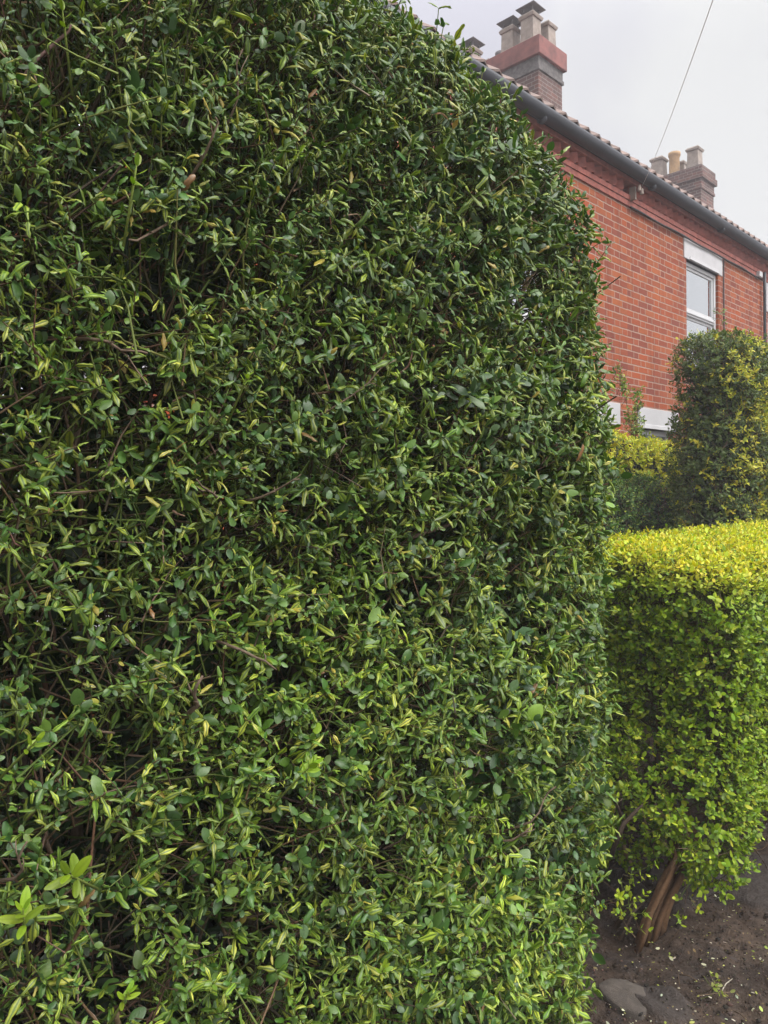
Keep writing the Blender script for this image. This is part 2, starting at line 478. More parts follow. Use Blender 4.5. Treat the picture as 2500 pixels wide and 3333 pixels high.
# ================================================================== the tall privet hedge
def T_big(s):
    r = np.clip((s-.75)/1.25, 0, 1.3); l = np.clip((.75-s)/.6, 0, 3)
    return 2.64-.27*r**2.1-1.0*l**2/(1+1.2*l**2)
LO_B, HI_B = (-.75, .97, -.3), (2.04, 2.2, 2.72)
def big_sdf(P):
    Q = P.copy()
    Q[:, 2] = P[:, 2]*2.72/T_big(P[:, 0])
    low = np.clip((.75-P[:, 2])/.75, 0, 1)
    Q[:, 0] += .24*low**1.6*np.clip(P[:, 0]/1.5, 0, 1)
    Q[:, 1] -= .02
    return rbox_sdf(Q, LO_B, HI_B, .33)+.015*nz3(P, 1.5, 1)+.009*nz3(P, 4, 2)
big = thing('privet_hedge', (.6, 1.45, 0), 'tall dark green privet hedge with curled leaves and a rounded top, nearest the camera', 'hedge')

def keep_big(P):
    x, y, z = screen(P)
    inside = (x > -280) & (x < 2400) & (y > -500) & (y < 3650)
    g = grad(big_sdf, P)
    facing = g[:, 1] < .35
    k = np.where(inside & facing, 1.0, .04)
    dens = .55*nz3(P*np.array([1, 1, .8]), 3.0, 3)+.75*nz3(P, 8, 4)+.5*nz3(P, 15, 13)
    k = k*np.clip((1.7/np.maximum(z, .6))**1.3, .7, 2.0)
    sx = np.clip((x-200)/1500, 0, 1)
    k = k*np.clip(.5+.55*dens+.22*sx+.25*np.clip((1000-y)/800, 0, 1), .07, 1)
    return k
PB = shell(big_sdf, LO_B, HI_B, 17000, .17, keep_big, 1.1)
GB = grad(big_sdf, PB)
lp, ld, ln, ls, sid, stems = sprigs(PB, GB, .4, .45, (.01, .05), (2, 4), (.016, .036), (45, 88), .75, .09)
ls = ls*np.clip((screen(lp)[2]/1.6)**.7, .68, 1.15)
def big_sets(lp, ld, ln, ls):
    n = len(lp)
    z = nz3(lp, 2.2, 5)
    typ = RNG.random(n)+.1*z
    fresh = np.clip((2.3-lp[:, 2])/1.5, 0, 1)*np.clip(.6+.5*nz3(lp, 1.7, 21), 0, 1)
    grow = np.stack([1.05+.75*fresh, 1.12+.62*fresh, 1.15-.3*fresh], 1)
    out = []
    masks = [typ < .56, (typ >= .56) & (typ < .76), typ >= .76]
    for k, m in enumerate(masks):
        c = int(m.sum())
        yel = np.clip(.5+.5*nz3(lp[m], 1.3, 6), 0, 1)
        if k == 0:
            dk = pick([(.024, .062, .011), (.034, .08, .014), (.06, .105, .018)], [3, 3, 1.5], c)
            rg = pick([(.31, .4, .035), (.44, .5, .055), (.17, .27, .03), (.55, .53, .08)], [4, 2.5, 3, 1], c)
            rd = RNG.uniform(.35, 1.0, c)
            out.append(dict(variants=CURL, pos=lp[m], dir=ld[m], nrm=ln[m], size=ls[m]*1.35, col=dk*grow[m], col2=rg*(.9+.6*fresh[m])[:, None], ridge=rd))
        elif k == 1:
            dk = pick([(.026, .062, .012), (.042, .095, .017), (.09, .15, .025)], [3, 3, 1.5], c)
            rg = pick([(.1, .19, .03), (.2, .27, .045), (.06, .13, .025)], [3, 2, 3], c)
            out.append(dict(variants=HALF, pos=lp[m], dir=ld[m], nrm=ln[m], size=ls[m], col=dk*grow[m], col2=rg*grow[m]*.9, ridge=RNG.uniform(.1, .8, c)))
        else:
            dk = pick([(.03, .066, .015), (.042, .085, .018), (.065, .115, .024), (.1, .165, .028)], [4, 3, 2, .8], c)
            out.append(dict(variants=FLAT, pos=lp[m], dir=ld[m], nrm=ln[m], size=ls[m]*RNG.uniform(.6, 1.05, c)*np.where(RNG.random(c) < .06, RNG.uniform(1.25, 1.6, c), 1), col=dk*grow[m]*1.1, col2=dk*grow[m]*1.5, ridge=RNG.uniform(0, .5, c)))
    return out
sets = big_sets(lp, ld, ln, ls)
# longer straggling shoots, most of them along the top
PL = shell(big_sdf, LO_B, HI_B, 230, .06, lambda P: keep_big(P)*np.where(P[:, 2] > 1.9, 1, .16), .5)
lpA, ldA, lnA, lsA, _, stA = sprigs(PL, grad(big_sdf, PL), .9, .45, (.05, .12), (3, 6), (.018, .034), (45, 85), .6, .1, .5)
sets += big_sets(lpA, ldA, lnA, lsA)
LONG_ST = stA
# the odd yellowed leaf
for S in sets:
    q = RNG.random(len(S['pos'])) < .012
    S['col'][q] = pick([(.35, .27, .05), (.25, .14, .05), (.4, .36, .06)], [2, 1, 2], int(q.sum())); S['col2'][q] = S['col'][q]*1.1
build_leaves('foliage', M['leaf'], big, sets)
# leaves deep in the hedge and on its garden side
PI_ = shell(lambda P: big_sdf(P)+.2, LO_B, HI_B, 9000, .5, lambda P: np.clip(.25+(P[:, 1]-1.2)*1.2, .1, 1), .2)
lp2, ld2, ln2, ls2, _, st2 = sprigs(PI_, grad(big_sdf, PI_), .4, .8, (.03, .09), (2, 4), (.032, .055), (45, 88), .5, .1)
n2 = len(lp2); c2 = pick([(.013, .034, .008), (.02, .05, .011)], [1, 1], n2)  # deep leaves coloured darker, putting the shade inside the hedge into their colour
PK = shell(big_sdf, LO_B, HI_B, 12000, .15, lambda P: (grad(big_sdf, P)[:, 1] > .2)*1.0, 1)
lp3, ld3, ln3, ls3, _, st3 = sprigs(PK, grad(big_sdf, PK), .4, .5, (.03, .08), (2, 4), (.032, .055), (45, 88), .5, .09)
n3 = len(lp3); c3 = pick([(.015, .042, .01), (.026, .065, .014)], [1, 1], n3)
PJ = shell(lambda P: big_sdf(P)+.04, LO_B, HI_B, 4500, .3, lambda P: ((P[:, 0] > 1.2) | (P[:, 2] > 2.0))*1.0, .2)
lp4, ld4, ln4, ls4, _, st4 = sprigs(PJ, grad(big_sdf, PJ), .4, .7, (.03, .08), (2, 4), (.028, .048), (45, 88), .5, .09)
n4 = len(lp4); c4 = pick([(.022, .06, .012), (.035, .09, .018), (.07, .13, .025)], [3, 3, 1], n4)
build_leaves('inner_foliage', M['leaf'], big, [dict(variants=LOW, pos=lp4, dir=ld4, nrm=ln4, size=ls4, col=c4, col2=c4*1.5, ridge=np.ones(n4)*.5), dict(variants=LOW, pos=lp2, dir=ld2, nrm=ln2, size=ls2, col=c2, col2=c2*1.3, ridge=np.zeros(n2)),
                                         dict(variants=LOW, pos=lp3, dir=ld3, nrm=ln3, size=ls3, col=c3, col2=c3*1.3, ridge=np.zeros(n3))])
allst = stems+st2+st3
tubes_np('shoots', allst, [(.0014+.0008*RNG.random(), .0008) for _ in allst], bark_cols(len(allst), .6), M['bark'], big, 4)
pl, rr = woody(big_sdf, LO_B, HI_B, 2300, .06, 6, (.06, .42), (.0012, .0036), .75, .45, .55)
pl2, rr2 = woody(big_sdf, LO_B, HI_B, 2600, .03, 5, (.02, .14), (.0011, .0024), .25, .8, .7)
pl3, rr3 = woody(big_sdf, LO_B, HI_B, 60, .12, 8, (.2, .5), (.004, .008), 1.3, .25, .35)
pw = pl+pl2+pl3; rw = rr+rr2+rr3
cw = bark_cols(len(pw), .08)
gw = pick([(.22, .27, .06), (.28, .3, .09), (.16, .22, .04)], [1, 1, 1], len(LONG_ST))
tubes_np('branches', pw+LONG_ST, rw+[(.0021, .0009)]*len(LONG_ST), np.concatenate([cw, gw]), M['bark'], big, 6)
mb = None
for i in range(14):
    s = -.55+i*.175+RNG.normal(0, .03); p = 1.5+RNG.normal(0, .12)
    q = np.array([s, p, -.02]); pts = [q]; D = np.array([RNG.normal(0, .1), RNG.normal(0, .1), 1.])
    for k in range(9):
        D = D*np.array([.8, .8, 1])+np.append(RNG.normal(0, .1, 2), 0); q = q+D/np.linalg.norm(D)*.21; q[1] = max(q[1], 1.3); pts.append(q)
    mb = MB(); r0 = RNG.uniform(.01, .02)
    mb.tube(pts, np.linspace(r0, r0*.3, len(pts)), 8, True, tuple(bark_cols(1, 0)[0]), .06)
    mb.build('stem', M['bark'], big, True, color=True)
# bright young shoots that stand out of the face
def young_shoot(px, py, p, d, size, n=5, col=(.21, .32, .02), parent=big):
    size *= .72; o0 = ray_plane(px, py, p); D = norm(np.array(d, float)[None])[0]
    pos, dr, nr, sz = [], [], [], []
    ref = norm(np.cross(D, np.array([.3, 1, .2]))[None])[0]; r2 = np.cross(D, ref)
    for k in range(n):
        fr = k/(n-1)
        for sg in (1, -1):
            a = (ref if k % 2 else r2*.8+ref*.3)*sg
            sp = math.radians(70-45*fr)
            pos.append(o0+D*size*.9*fr); dr.append(D*math.cos(sp)+a*math.sin(sp)); nr.append(D*math.sin(sp)-a*math.cos(sp)+np.array([0, -.3, .2]))
            sz.append(size*(.55+.5*math.sin(math.pi*(.25+.6*fr)))*RNG.uniform(.8, 1.1))
    nn = len(pos); cc = pick([col], [1], nn)
    o = build_leaves('young_shoot', M['leaf_gold'], parent, [dict(variants=SHOOT, pos=np.array(pos), dir=np.array(dr), nrm=np.array(nr), size=np.array(sz), col=cc*.8, col2=cc*1.1, ridge=np.ones(nn)*.7)])
    st = MB(); st.tube([o0-D*.08, o0, o0+D*size*.95], [.002, .0016, .0008], 5, True, (.2, .26, .05))
    so = st.build('shoot_stem', M['bark'], o, True, color=True)
    return o
for (px, py, p, d, size, n) in [(435, 600, .93, (.1, -.2, 1), .036, 3), (985, 2520, .92, (.4, -.6, .75), .036, 4), (250, 2860, .9, (-.5, -.5, .5), .045, 3),
        (80, 3010, .9, (-.2, -.4, 1), .038, 4), (90, 2440, .9, (.3, -.6, .6), .026, 3), (400, 3260, .9, (.2, -.5, .8), .026, 4), (1850, 2560, .93, (.7, -.3, .5), .03, 3),
        (210, 90, 1.0, (-.2, -.2, 1), .03, 3), (795, 1250, .93, (.1, -.5, .8), .02, 4), (1240, 3170, .92, (0, -.5, .8), .026, 4), (1560, 2640, .94, (0, -.4, .9), .024, 3), (960, 520, .95, (.3, -.4, .7), .022, 3)]:
    young_shoot(px, py, p, d, size, n)
# clipped bare twigs
for (x0, y0, x1, y1, p0, p1, r) in [(60, 2870, 88, 2740, .92, .9, .0026), (1740, 2680, 1810, 2560, .95, .93, .003), (1680, 2740, 1740, 2680, .97, .95, .003),
        (640, 560, 700, 380, .97, .93, .003), (760, 380, 790, 160, .99, .96, .0024), (590, 700, 420, 780, 1.0, .95, .0032), (720, 1620, 640, 1560, .97, .92, .0028), (860, 1620, 975, 1560, .97, .91, .0026),
        (800, 2120, 900, 2180, .97, .93, .003), (620, 2330, 660, 2200, 1.0, .96, .005), (1090, 1330, 1290, 1170, .98, .94, .0022), (310, 1100, 480, 1150, .98, .95, .003)]:
    a = ray_plane(x0, y0, p0); b = ray_plane(x1, y1, p1); m_ = (a+b)/2+RNG.normal(0, .006, 3)
    t_ = MB(); r *= .72; L_ = np.linalg.norm(b-a); cc_ = (.21, .15, .105)
    t_.tube([a+(a-b)*.7+np.array([0, .09, 0]), a+np.array([0, .01, 0]), a+(b-a)*.3+RNG.normal(0, .003, 3), m_, b+(m_-b)*.4+RNG.normal(0, .003, 3), b], r*np.array([1.35, 1.1, .95, .85, .7, .55]), 6, True, cc_, .08)
    for q in (a+(b-a)*.3, m_):
        e_ = q+norm((b-a)[None])[0]*L_*.2+RNG.normal(0, L_*.13, 3); t_.tube([q, (q+e_)/2+RNG.normal(0, .002, 3), e_], [r*.6, r*.5, r*.3], 5, True, cc_)
    t_.build('clipped_twig', M['bark'], big, True, color=True)

# ================================================================== the golden hedge by the gap
LO_G, HI_G = (2.72, .98, -.35), (9.0, 1.92, 1.27)
def gold_top(P): return 1.255+.13*np.clip((P[:, 1]-1.05)/.8, 0, 1)
def gold_sdf(P):
    Q = P.copy(); Q[:, 2] = P[:, 2]*1.27/gold_top(P)
    low = np.clip((.55-P[:, 2])/.55, 0, 1)
    Q[:, 1] -= .1*low*0
    Q[:, 0] += .16*np.exp(-((P[:, 2]-.4)/.24)**2)-.05*np.clip((.2-P[:, 2])/.2, 0, 1)
    return rbox_sdf(Q, LO_G, HI_G, .13)+.01*nz3(P, 1.8, 8)+.007*nz3(P, 5, 9)
gold = thing('golden_hedge', (3.4, 1.4, 0), 'low flat topped golden yellow privet hedge across the gap from the tall dark hedge', 'hedge')
def keep_gold(P):
    x, y, z = screen(P)
    vis = (x > 1650) & (x < 2950) & (y > 1500) & (y < 3600) & (z > 0)
    g = grad(gold_sdf, P)
    k = np.where(vis, 1.0, .03)
    k = np.where(P[:, 2] < .09+np.clip((P[:, 0]-2.62)*.85, 0, .3)*(P[:, 1] < 1.3), 0, k)
    k = k*np.where(g[:, 1] > .6, .3, 1)
    dens = nz3(P, 4.0, 12)
    top = g[:, 2] > .5
    k = k*np.where(top, 1.0, np.clip(.85+.4*dens, .1, 1))
    dark = (x > 1990) & (x < 2250) & (y > 2780) & (y < 3150)
    k = np.where(dark, k*.22, k)
    gap = ((x-2130)/45)**2+((y-2420)/200)**2 < 1
    k = np.where(gap, k*.35, k)
    return k
PG = shell(gold_sdf, np.array(LO_G)-np.array([.2, 0, 0]), HI_G, 31000, .11, keep_gold, 1.2)
GG = grad(gold_sdf, PG)
lp, ld, ln, ls, sid, stg = sprigs(PG, GG, .5, .45, (.02, .055), (2, 4), (.018, .029), (40, 85), .6, .06)
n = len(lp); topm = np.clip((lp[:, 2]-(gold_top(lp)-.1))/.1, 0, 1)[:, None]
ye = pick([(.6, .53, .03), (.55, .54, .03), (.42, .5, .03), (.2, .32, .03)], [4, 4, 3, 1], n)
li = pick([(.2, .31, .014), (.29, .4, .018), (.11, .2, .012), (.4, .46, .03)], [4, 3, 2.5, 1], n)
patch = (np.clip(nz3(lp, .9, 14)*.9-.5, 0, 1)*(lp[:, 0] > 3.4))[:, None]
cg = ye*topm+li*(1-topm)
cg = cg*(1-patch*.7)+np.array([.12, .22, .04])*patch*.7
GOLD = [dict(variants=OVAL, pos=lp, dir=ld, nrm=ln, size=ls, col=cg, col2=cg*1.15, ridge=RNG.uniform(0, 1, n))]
PGi = shell(lambda P: gold_sdf(P)+.1, LO_G, (6, 1.92, 1.27), 4500, .3, lambda P: (P[:, 2] > .35)*1.0, .3)
lp2, ld2, ln2, ls2, _, st2 = sprigs(PGi, grad(gold_sdf, PGi), .4, .8, (.03, .07), (2, 4), (.018, .03), (45, 88), .5, .07)
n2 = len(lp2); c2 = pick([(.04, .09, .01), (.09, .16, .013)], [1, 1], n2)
build_leaves('inner_foliage', M['leaf_gold'], gold, [dict(variants=LOW, pos=lp2, dir=ld2, nrm=ln2, size=ls2, col=c2, col2=c2*1.2, ridge=np.zeros(n2))])
GOLD_ST = stg+st2
pl, rr = woody(gold_sdf, (2.72, .98, .05), (5, 1.92, 1.27), 900, .06, 6, (.03, .35), (.0018, .005), .6, .5, .6, .08)
tubes_np('branches', pl, rr, bark_cols(len(pl), .05)*.7, M['bark'], gold, 6)
# ribbed leaning trunks at the corner, and the stems behind
tb = ray_ground(2072, 3088); tb2 = ray_ground(2115, 3035)
lat = np.array([.78, -.62, 0])
for k in range(8):
    q0 = tb*(1-min(1, k/6))+tb2*min(1, k/6)
    a = q0+lat*(.006*k)+np.array([.012, .02, 0])*(k % 2)+RNG.normal(0, .002, 3); a[2] = 0
    r0 = RNG.uniform(.007, .012)
    b = a+np.array([.155, -.07, .3])+RNG.normal(0, .012, 3); b[1] = max(b[1], 1.06)
    w_ = lambda: RNG.normal(0, .004, 3)
    pts = [a+np.array([0, 0, -.03]), a+(b-a)*.2+w_(), a+(b-a)*.4+w_(), a+(b-a)*.6+w_(), a+(b-a)*.8+w_(), b, b+np.array([.16, .1, .04]), b+np.array([.4, .25, .14])]
    t_ = MB(); t_.tube(pts, r0*np.array([1.3, 1.1, 1, 1.05, .95, .9, .6, .3]), 12, True, tuple(np.array((.15, .085, .045))*RNG.uniform(.6, 1.5)), .16)
    t_.build('trunk', M['bark'], gold, True, color=True)
for (x0, y0, x1, y1, p1, r) in [(2000, 3020, 2150, 2880, 1.22, .009), (2020, 3060, 2105, 2930, 1.25, .006), (2110, 2880, 2150, 2300, 1.3, .008), (1990, 2780, 2070, 2640, 1.25, .009), (2040, 2700, 1960, 2560, 1.3, .006)]:
    a = ray_ground(x0, y0, .02) if y0 > 2850 else ray_plane(x0, y0, 1.3); b = ray_plane(x1, y1, p1)
    t_ = MB(); m_ = (a+b)/2+np.array([0, 0, .03])
    t_.tube([a, m_, b, b+(b-m_)*.6], [r, r*.9, r*.7, r*.3], 8, True, (.085, .06, .042), .05)
    t_.build('branch', M['bark'], gold, True, color=True)
for i in range(16):
    q = np.array([2.95+.3*i+RNG.normal(0, .05), 1.4+RNG.normal(0, .12), -.02]); pts = [q]; D = np.array([0, 0, 1.])
    for k in range(5):
        D = D+np.append(RNG.normal(0, .15, 2), 0); q = q+D/np.linalg.norm(D)*.2; pts.append(q)
    t_ = MB(); t_.tube(pts, np.linspace(.016, .005, 6), 8, True, tuple(bark_cols(1, 0)[0]), .06); t_.build('stem', M['bark'], gold, True, color=True)
# a few low sprays on the ground side
def spray(parent, px, py, p, n, col, size=.02, spread=.05, mat='leaf_gold', pos3=None):
    c = ray_plane(px, py, p) if pos3 is None else pos3
    P = c+RNG.normal(0, spread, (n, 3)); P[:, 2] = np.maximum(P[:, 2], .01)
    lp, ld, ln, ls, _, st = sprigs(P, norm(RNG.normal(0, 1, (n, 3))+np.array([0, -.6, .4])), .4, .4, (.02, .05), (2, 3), (size*.8, size*1.2), (40, 80), .5, .05)
    cc = pick(col, [1]*len(col), len(lp))
    return dict(variants=OVAL, pos=lp, dir=ld, nrm=ln, size=ls, col=cc, col2=cc*1.15, ridge=np.ones(len(lp))*.5), st
LIME = [(.3, .4, .02), (.4, .46, .03), (.2, .3, .015)]
for (px, py, p, k) in [(2040, 2990, 1.2, 9), (2015, 2900, 1.2, 7), (2070, 2890, 1.18, 8), (2260, 2935, 1.0, 4), (2260, 2790, 1.05, 7), (2060, 2430, 1.3, 9), (2010, 2600, 1.3, 6), (2130, 2590, 1.2, 5), (2180, 2700, 1.1, 7), (2230, 2980, 1.0, 2)]:
    a_, b_ = spray(gold, px, py, p, k, LIME, .021, .028); GOLD.append(a_); GOLD_ST = GOLD_ST+b_
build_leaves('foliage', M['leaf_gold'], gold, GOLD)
tubes_np('shoots', GOLD_ST, [(.0013, .0008)]*len(GOLD_ST), bark_cols(len(GOLD_ST), .5), M['bark'], gold, 4)

# ================================================================== hedges of the gardens behind
def garden_hedge(name, label, lo, hi, r, n, cols, wts, lsize, base, accent=None, clump=.3, seed=20, flowers=None, dens=.7):
    f = lambda P: rbox_sdf(P, lo, hi, r)+.018*nz3(P, 1.3, seed)+.015*nz3(P, 3.5, seed+1)
    t = thing(name, base, label, 'hedge')
    def kp(P):
        x, y, z = screen(P)
        k = np.where((x > 1750) & (x < 2750), 1.0, .05)
        g = grad(f, P)
        k = np.where((g[:, 1] > .7), k*.3, k)
        return k*np.clip(dens+clump*nz3(P, 3, seed+2), .08, 1)
    lo_ = np.array(lo); lo_[2] = .05
    P = shell(f, lo_, hi, n, .14, kp, 1.0)
    G = grad(f, P)
    lp, ld, ln, ls, sid, st = sprigs(P, G, .5, .4, (.015, .045), (2, 4), lsize, (40, 85), .5, .08)
    cc = pick(cols, wts, len(lp))
    if accent is not None: cc = accent(lp, sid, P, G, cc)
    build_leaves('foliage', M['leaf_far'], t, [dict(variants=LOW, pos=lp, dir=ld, nrm=ln, size=ls, col=cc, col2=cc*1.2, ridge=RNG.uniform(0, 1, len(lp)))])
    Pi = shell(lambda Q: f(Q)+.12, lo_, hi, n, .4, None, .2)
    lp2, ld2, ln2, ls2, _, st2 = sprigs(Pi, grad(f, Pi), .4, .8, (.03, .08), (2, 4), (lsize[0]*1.4, lsize[1]*1.6), (45, 88), .5, .08)
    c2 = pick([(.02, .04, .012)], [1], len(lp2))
    build_leaves('inner_foliage', M['leaf_far'], t, [dict(variants=LOW, pos=lp2, dir=ld2, nrm=ln2, size=ls2, col=c2, col2=c2*1.2, ridge=np.zeros(len(lp2)))])
    pl, rr = woody(f, lo_, hi, 700, .09, 6, (.03, .3), (.003, .007), .8, .4, .5)
    pl = list(pl)+st[::2]; rr = list(rr)+[(.0016, .0009)]*len(st[::2])
    tubes_np('branches', pl, rr, bark_cols(len(pl), .1), M['bark'], t, 5)
    tr = MB()
    for i in range(6):
        s_ = lo[0]+.25+i*.5
        if s_ > hi[0]-.1: break
        tr = MB(); q = np.array([s_, (lo[1]+hi[1])/2, -.02])
        tr.tube([q, q+np.array([.04, .02, .5]), q+np.array([-.02, .03, min(1.1, hi[2]*.6)])], [.03, .024, .015], 8, True, (.1, .08, .055), .06)
        tr.build('stem', M['bark'], t, True, color=True)
    return t
def acc_olive(lp, sid, P, G, cc):
    front = np.clip(-G[sid][:, 1]*1.2-.1+.8*np.clip(G[sid][:, 2], 0, 1)*(P[sid][:, 0] > 5.8), 0, 1)
    tip = np.clip(nz3(P[sid], 4, 33)*.5+.55, 0, 1)
    pr = RNG.random(len(P))[sid] < .1+front*tip*.75
    cc = cc.copy(); cc[pr] = pick([(.46, .42, .03), (.36, .37, .03), (.54, .45, .05), (.25, .3, .03)], [3, 4, 1, 2], int(pr.sum()))
    return cc
garden_hedge('olive_hedge', 'tall square hedge, dark green tipped with dull yellow, behind the low golden hedge', (5.35, 1.88, -.3), (9.5, 2.48, 2.69), .29, 25000,
             [(.065, .1, .026), (.09, .13, .03), (.12, .155, .04)], [3, 3, 1], (.024, .038), (6.2, 2.2, 0), acc_olive, .35, 20, dens=.75)
garden_hedge('shaded_hedge', 'dark green hedge with a level top, between the tall hedge and olive hedge', (3.9, 2.6, -.3), (6.3, 3.0, 1.66), .1, 6500,
             [(.045, .1, .018), (.07, .15, .024), (.17, .24, .03), (.28, .32, .03)], [3, 3, 1.5, .7], (.022, .034), (5, 2.8, 0), None, .45, 24)
garden_hedge('yellow_hedge', 'bushy yellow green hedge in front of the white window heads of the brick house', (4.6, 3.1, -.3), (7.5, 3.6, 2.06), .2, 6000,
             [(.6, .55, .03), (.5, .52, .03), (.28, .36, .03)], [3, 3, 1.2], (.03, .05), (6, 3.35, 0), None, .3, 27)

def shrub(name, label, base, hgt, wid, n, cols, lsize, lean=(0, 0), nst=7):
    t = thing(name, base, label, 'shrub')
    P, N, pls = [], [], []
    b = np.array(base, float)
    for i in range(nst):
        D = norm((np.array([RNG.normal(0, wid), RNG.normal(0, wid), 1])+np.array([lean[0], lean[1], 0]))[None])[0]
        L = hgt*RNG.uniform(.7, 1.02); q = b+np.append(RNG.normal(0, .05, 2), -.02); pts = [q]
        for k in range(8):
            D = norm((D+RNG.normal(0, .07, 3))[None])[0]; q = q+D*L/8; pts.append(q)
        pts = np.array(pts); pls.append(pts)
        for k in range(n//nst):
            u = RNG.uniform(.45, 1)*8; j = min(int(u), 7); c = pts[j]+(pts[j+1]-pts[j])*(u-j)
            nn = norm(RNG.normal(0, 1, (1, 3))+np.array([0, -.2, .3]))[0]
            P.append(c+nn*RNG.uniform(.0, .16)*(1.15-u/8)); N.append(nn)
    P = np.array(P); N = np.array(N)
    lp, ld, ln, ls, sid, st = sprigs(P, N, .5, .4, (.03, .08), (2, 4), lsize, (40, 85), .4, .08)
    cc = pick(cols, [1]*len(cols), len(lp))
    build_leaves('foliage', M['leaf_far'], t, [dict(variants=LOW, pos=lp, dir=ld, nrm=ln, size=ls, col=cc, col2=cc*1.2, ridge=RNG.uniform(0, 1, len(lp)))])
    tubes_np('branches', pls+st, [(.008, .002)]*len(pls)+[(.002, .001)]*len(st), bark_cols(len(pls)+len(st), .3), M['bark'], t, 5)
    return t
shrub('slender_shrub', 'slender upright shrub of loose green leaves against the brick wall, left of the olive hedge', (6.85, 3.25, 0), 2.8, .085, 760, [(.09, .16, .03), (.16, .24, .035), (.26, .3, .04)], (.035, .05), (.0, 0), 8)
shrub('pale_shrub', 'pale green shrub whose tips rise over the top of the olive hedge', (9.0, 3.0, 0), 3.6, .13, 260, [(.14, .22, .06), (.22, .28, .07), (.1, .18, .05)], (.045, .07), (0, 0), 9)

# ================================================================== the brick terrace
PW = 4.06
H_WALL = 4.74
def wall_sheet(mb, s0, s1, h0, h1, holes, p=0.0, depth=.12):
    xs = sorted({s0, s1, *[a for h in holes for a in (h[0], h[1])]}); zs = sorted({h0, h1, *[a for h in holes for a in (h[2], h[3])]})
    for i in range(len(xs)-1):
        for j in range(len(zs)-1):
            cx, cz = (xs[i]+xs[i+1])/2, (zs[j]+zs[j+1])/2
            if any(a < cx < b and c < cz < d for a, b, c, d in holes): continue
            mb.add([(xs[i], p, zs[j]), (xs[i+1], p, zs[j]), (xs[i+1], p, zs[j+1]), (xs[i], p, zs[j+1])], [(0, 1, 2, 3)])
    for a, b, c, d in holes:
        q = p+depth
        mb.add([(a, p, c), (b, p, c), (b, q, c), (a, q, c)], [(0, 1, 2, 3)]); mb.add([(a, p, d), (b, p, d), (b, q, d), (a, q, d)], [(3, 2, 1, 0)])
        mb.add([(a, p, c), (a, q, c), (a, q, d), (a, p, d)], [(0, 1, 2, 3)]); mb.add([(b, p, c), (b, q, c), (b, q, d), (b, p, d)], [(3, 2, 1, 0)])

def window(root, a, b, c, d, p):
    """sash window in the opening a..b, c..d, set back from the wall face p"""
    q = p+.035; fw = .055
    f = MB()
    f.box((a+.004, q, c+.004), (a+fw, q+.07, d-.004)); f.box((b-fw, q, c+.004), (b-.004, q+.07, d-.004))
    f.box((a+fw, q+.001, d-fw), (b-fw, q+.069, d-.005)); f.box((a+fw, q+.001, c+.005), (b-fw, q+.069, c+fw))
    mid = c+(d-c)*.5
    f.box((a+fw, q+.003, mid-.035), (b-fw, q+.067, mid+.035))
    f.box((a+fw, q-.012, mid-.012), (b-fw, q+.003, mid+.018))
    w = f.build('window', M['upvc'], root, bevel=.006)
    for z0, z1, dp in ((c+fw, mid-.035, .03), (mid+.035, d-fw, .02)):
        s_ = MB(); e = .035
        s_.box((a+fw+.001, q+dp, z0+.001), (a+fw+e, q+dp+.035, z1-.001)); s_.box((b-fw-e, q+dp, z0+.001), (b-fw-.001, q+dp+.035, z1-.001))
        s_.box((a+fw+e, q+dp+.001, z1-e), (b-fw-e, q+dp+.034, z1-.001)); s_.box((a+fw+e, q+dp+.001, z0+.001), (b-fw-e, q+dp+.034, z0+e))
        s_.build('sash', M['upvc'], w, bevel=.004)
        g = MB(); g.box((a+fw+e, q+dp+.014, z0+e), (b-fw-e, q+dp+.02, z1-e)); g.build('pane', M['glass'], w)
    cu = MB(); nseg = 60; vs = []; W_ = b-a-.03
    for i in range(nseg+1):
        x = a+.015+W_*i/nseg; y = q+.12+.012*math.sin(i*1.05)+.005*math.sin(i*.37)
        vs += [(x, y, c+.01), (x, y, d-.01)]
    cu.add(vs, [(2*i, 2*i+2, 2*i+3, 2*i+1) for i in range(nseg)])
    cu.build('curtain', M['curtain'], w, True)

def lintel(root, a, b, c, d, p, mat='white'):
    l_ = MB(); l_.box((a, p-.012, c), (b, p+.1, d)); l_.build('lintel', M[mat], root, bevel=.006)
    k = MB(); m_ = .11*(b-a)
    k.add([(a+m_, p-.012, c+.003), (b-m_, p-.012, c+.003), (b-m_*1.25, p-.012, c+.05), (a+m_*1.25, p-.012, c+.05),
           (a+m_, p-.03, c+.003), (b-m_, p-.03, c+.003), (b-m_*1.25, p-.024, c+.045), (a+m_*1.25, p-.024, c+.045)],
          [(4, 5, 6, 7), (0, 1, 5, 4), (1, 2, 6, 5), (2, 3, 7, 6), (3, 0, 4, 7)])
    k.build('lintel_moulding', M[mat], root)

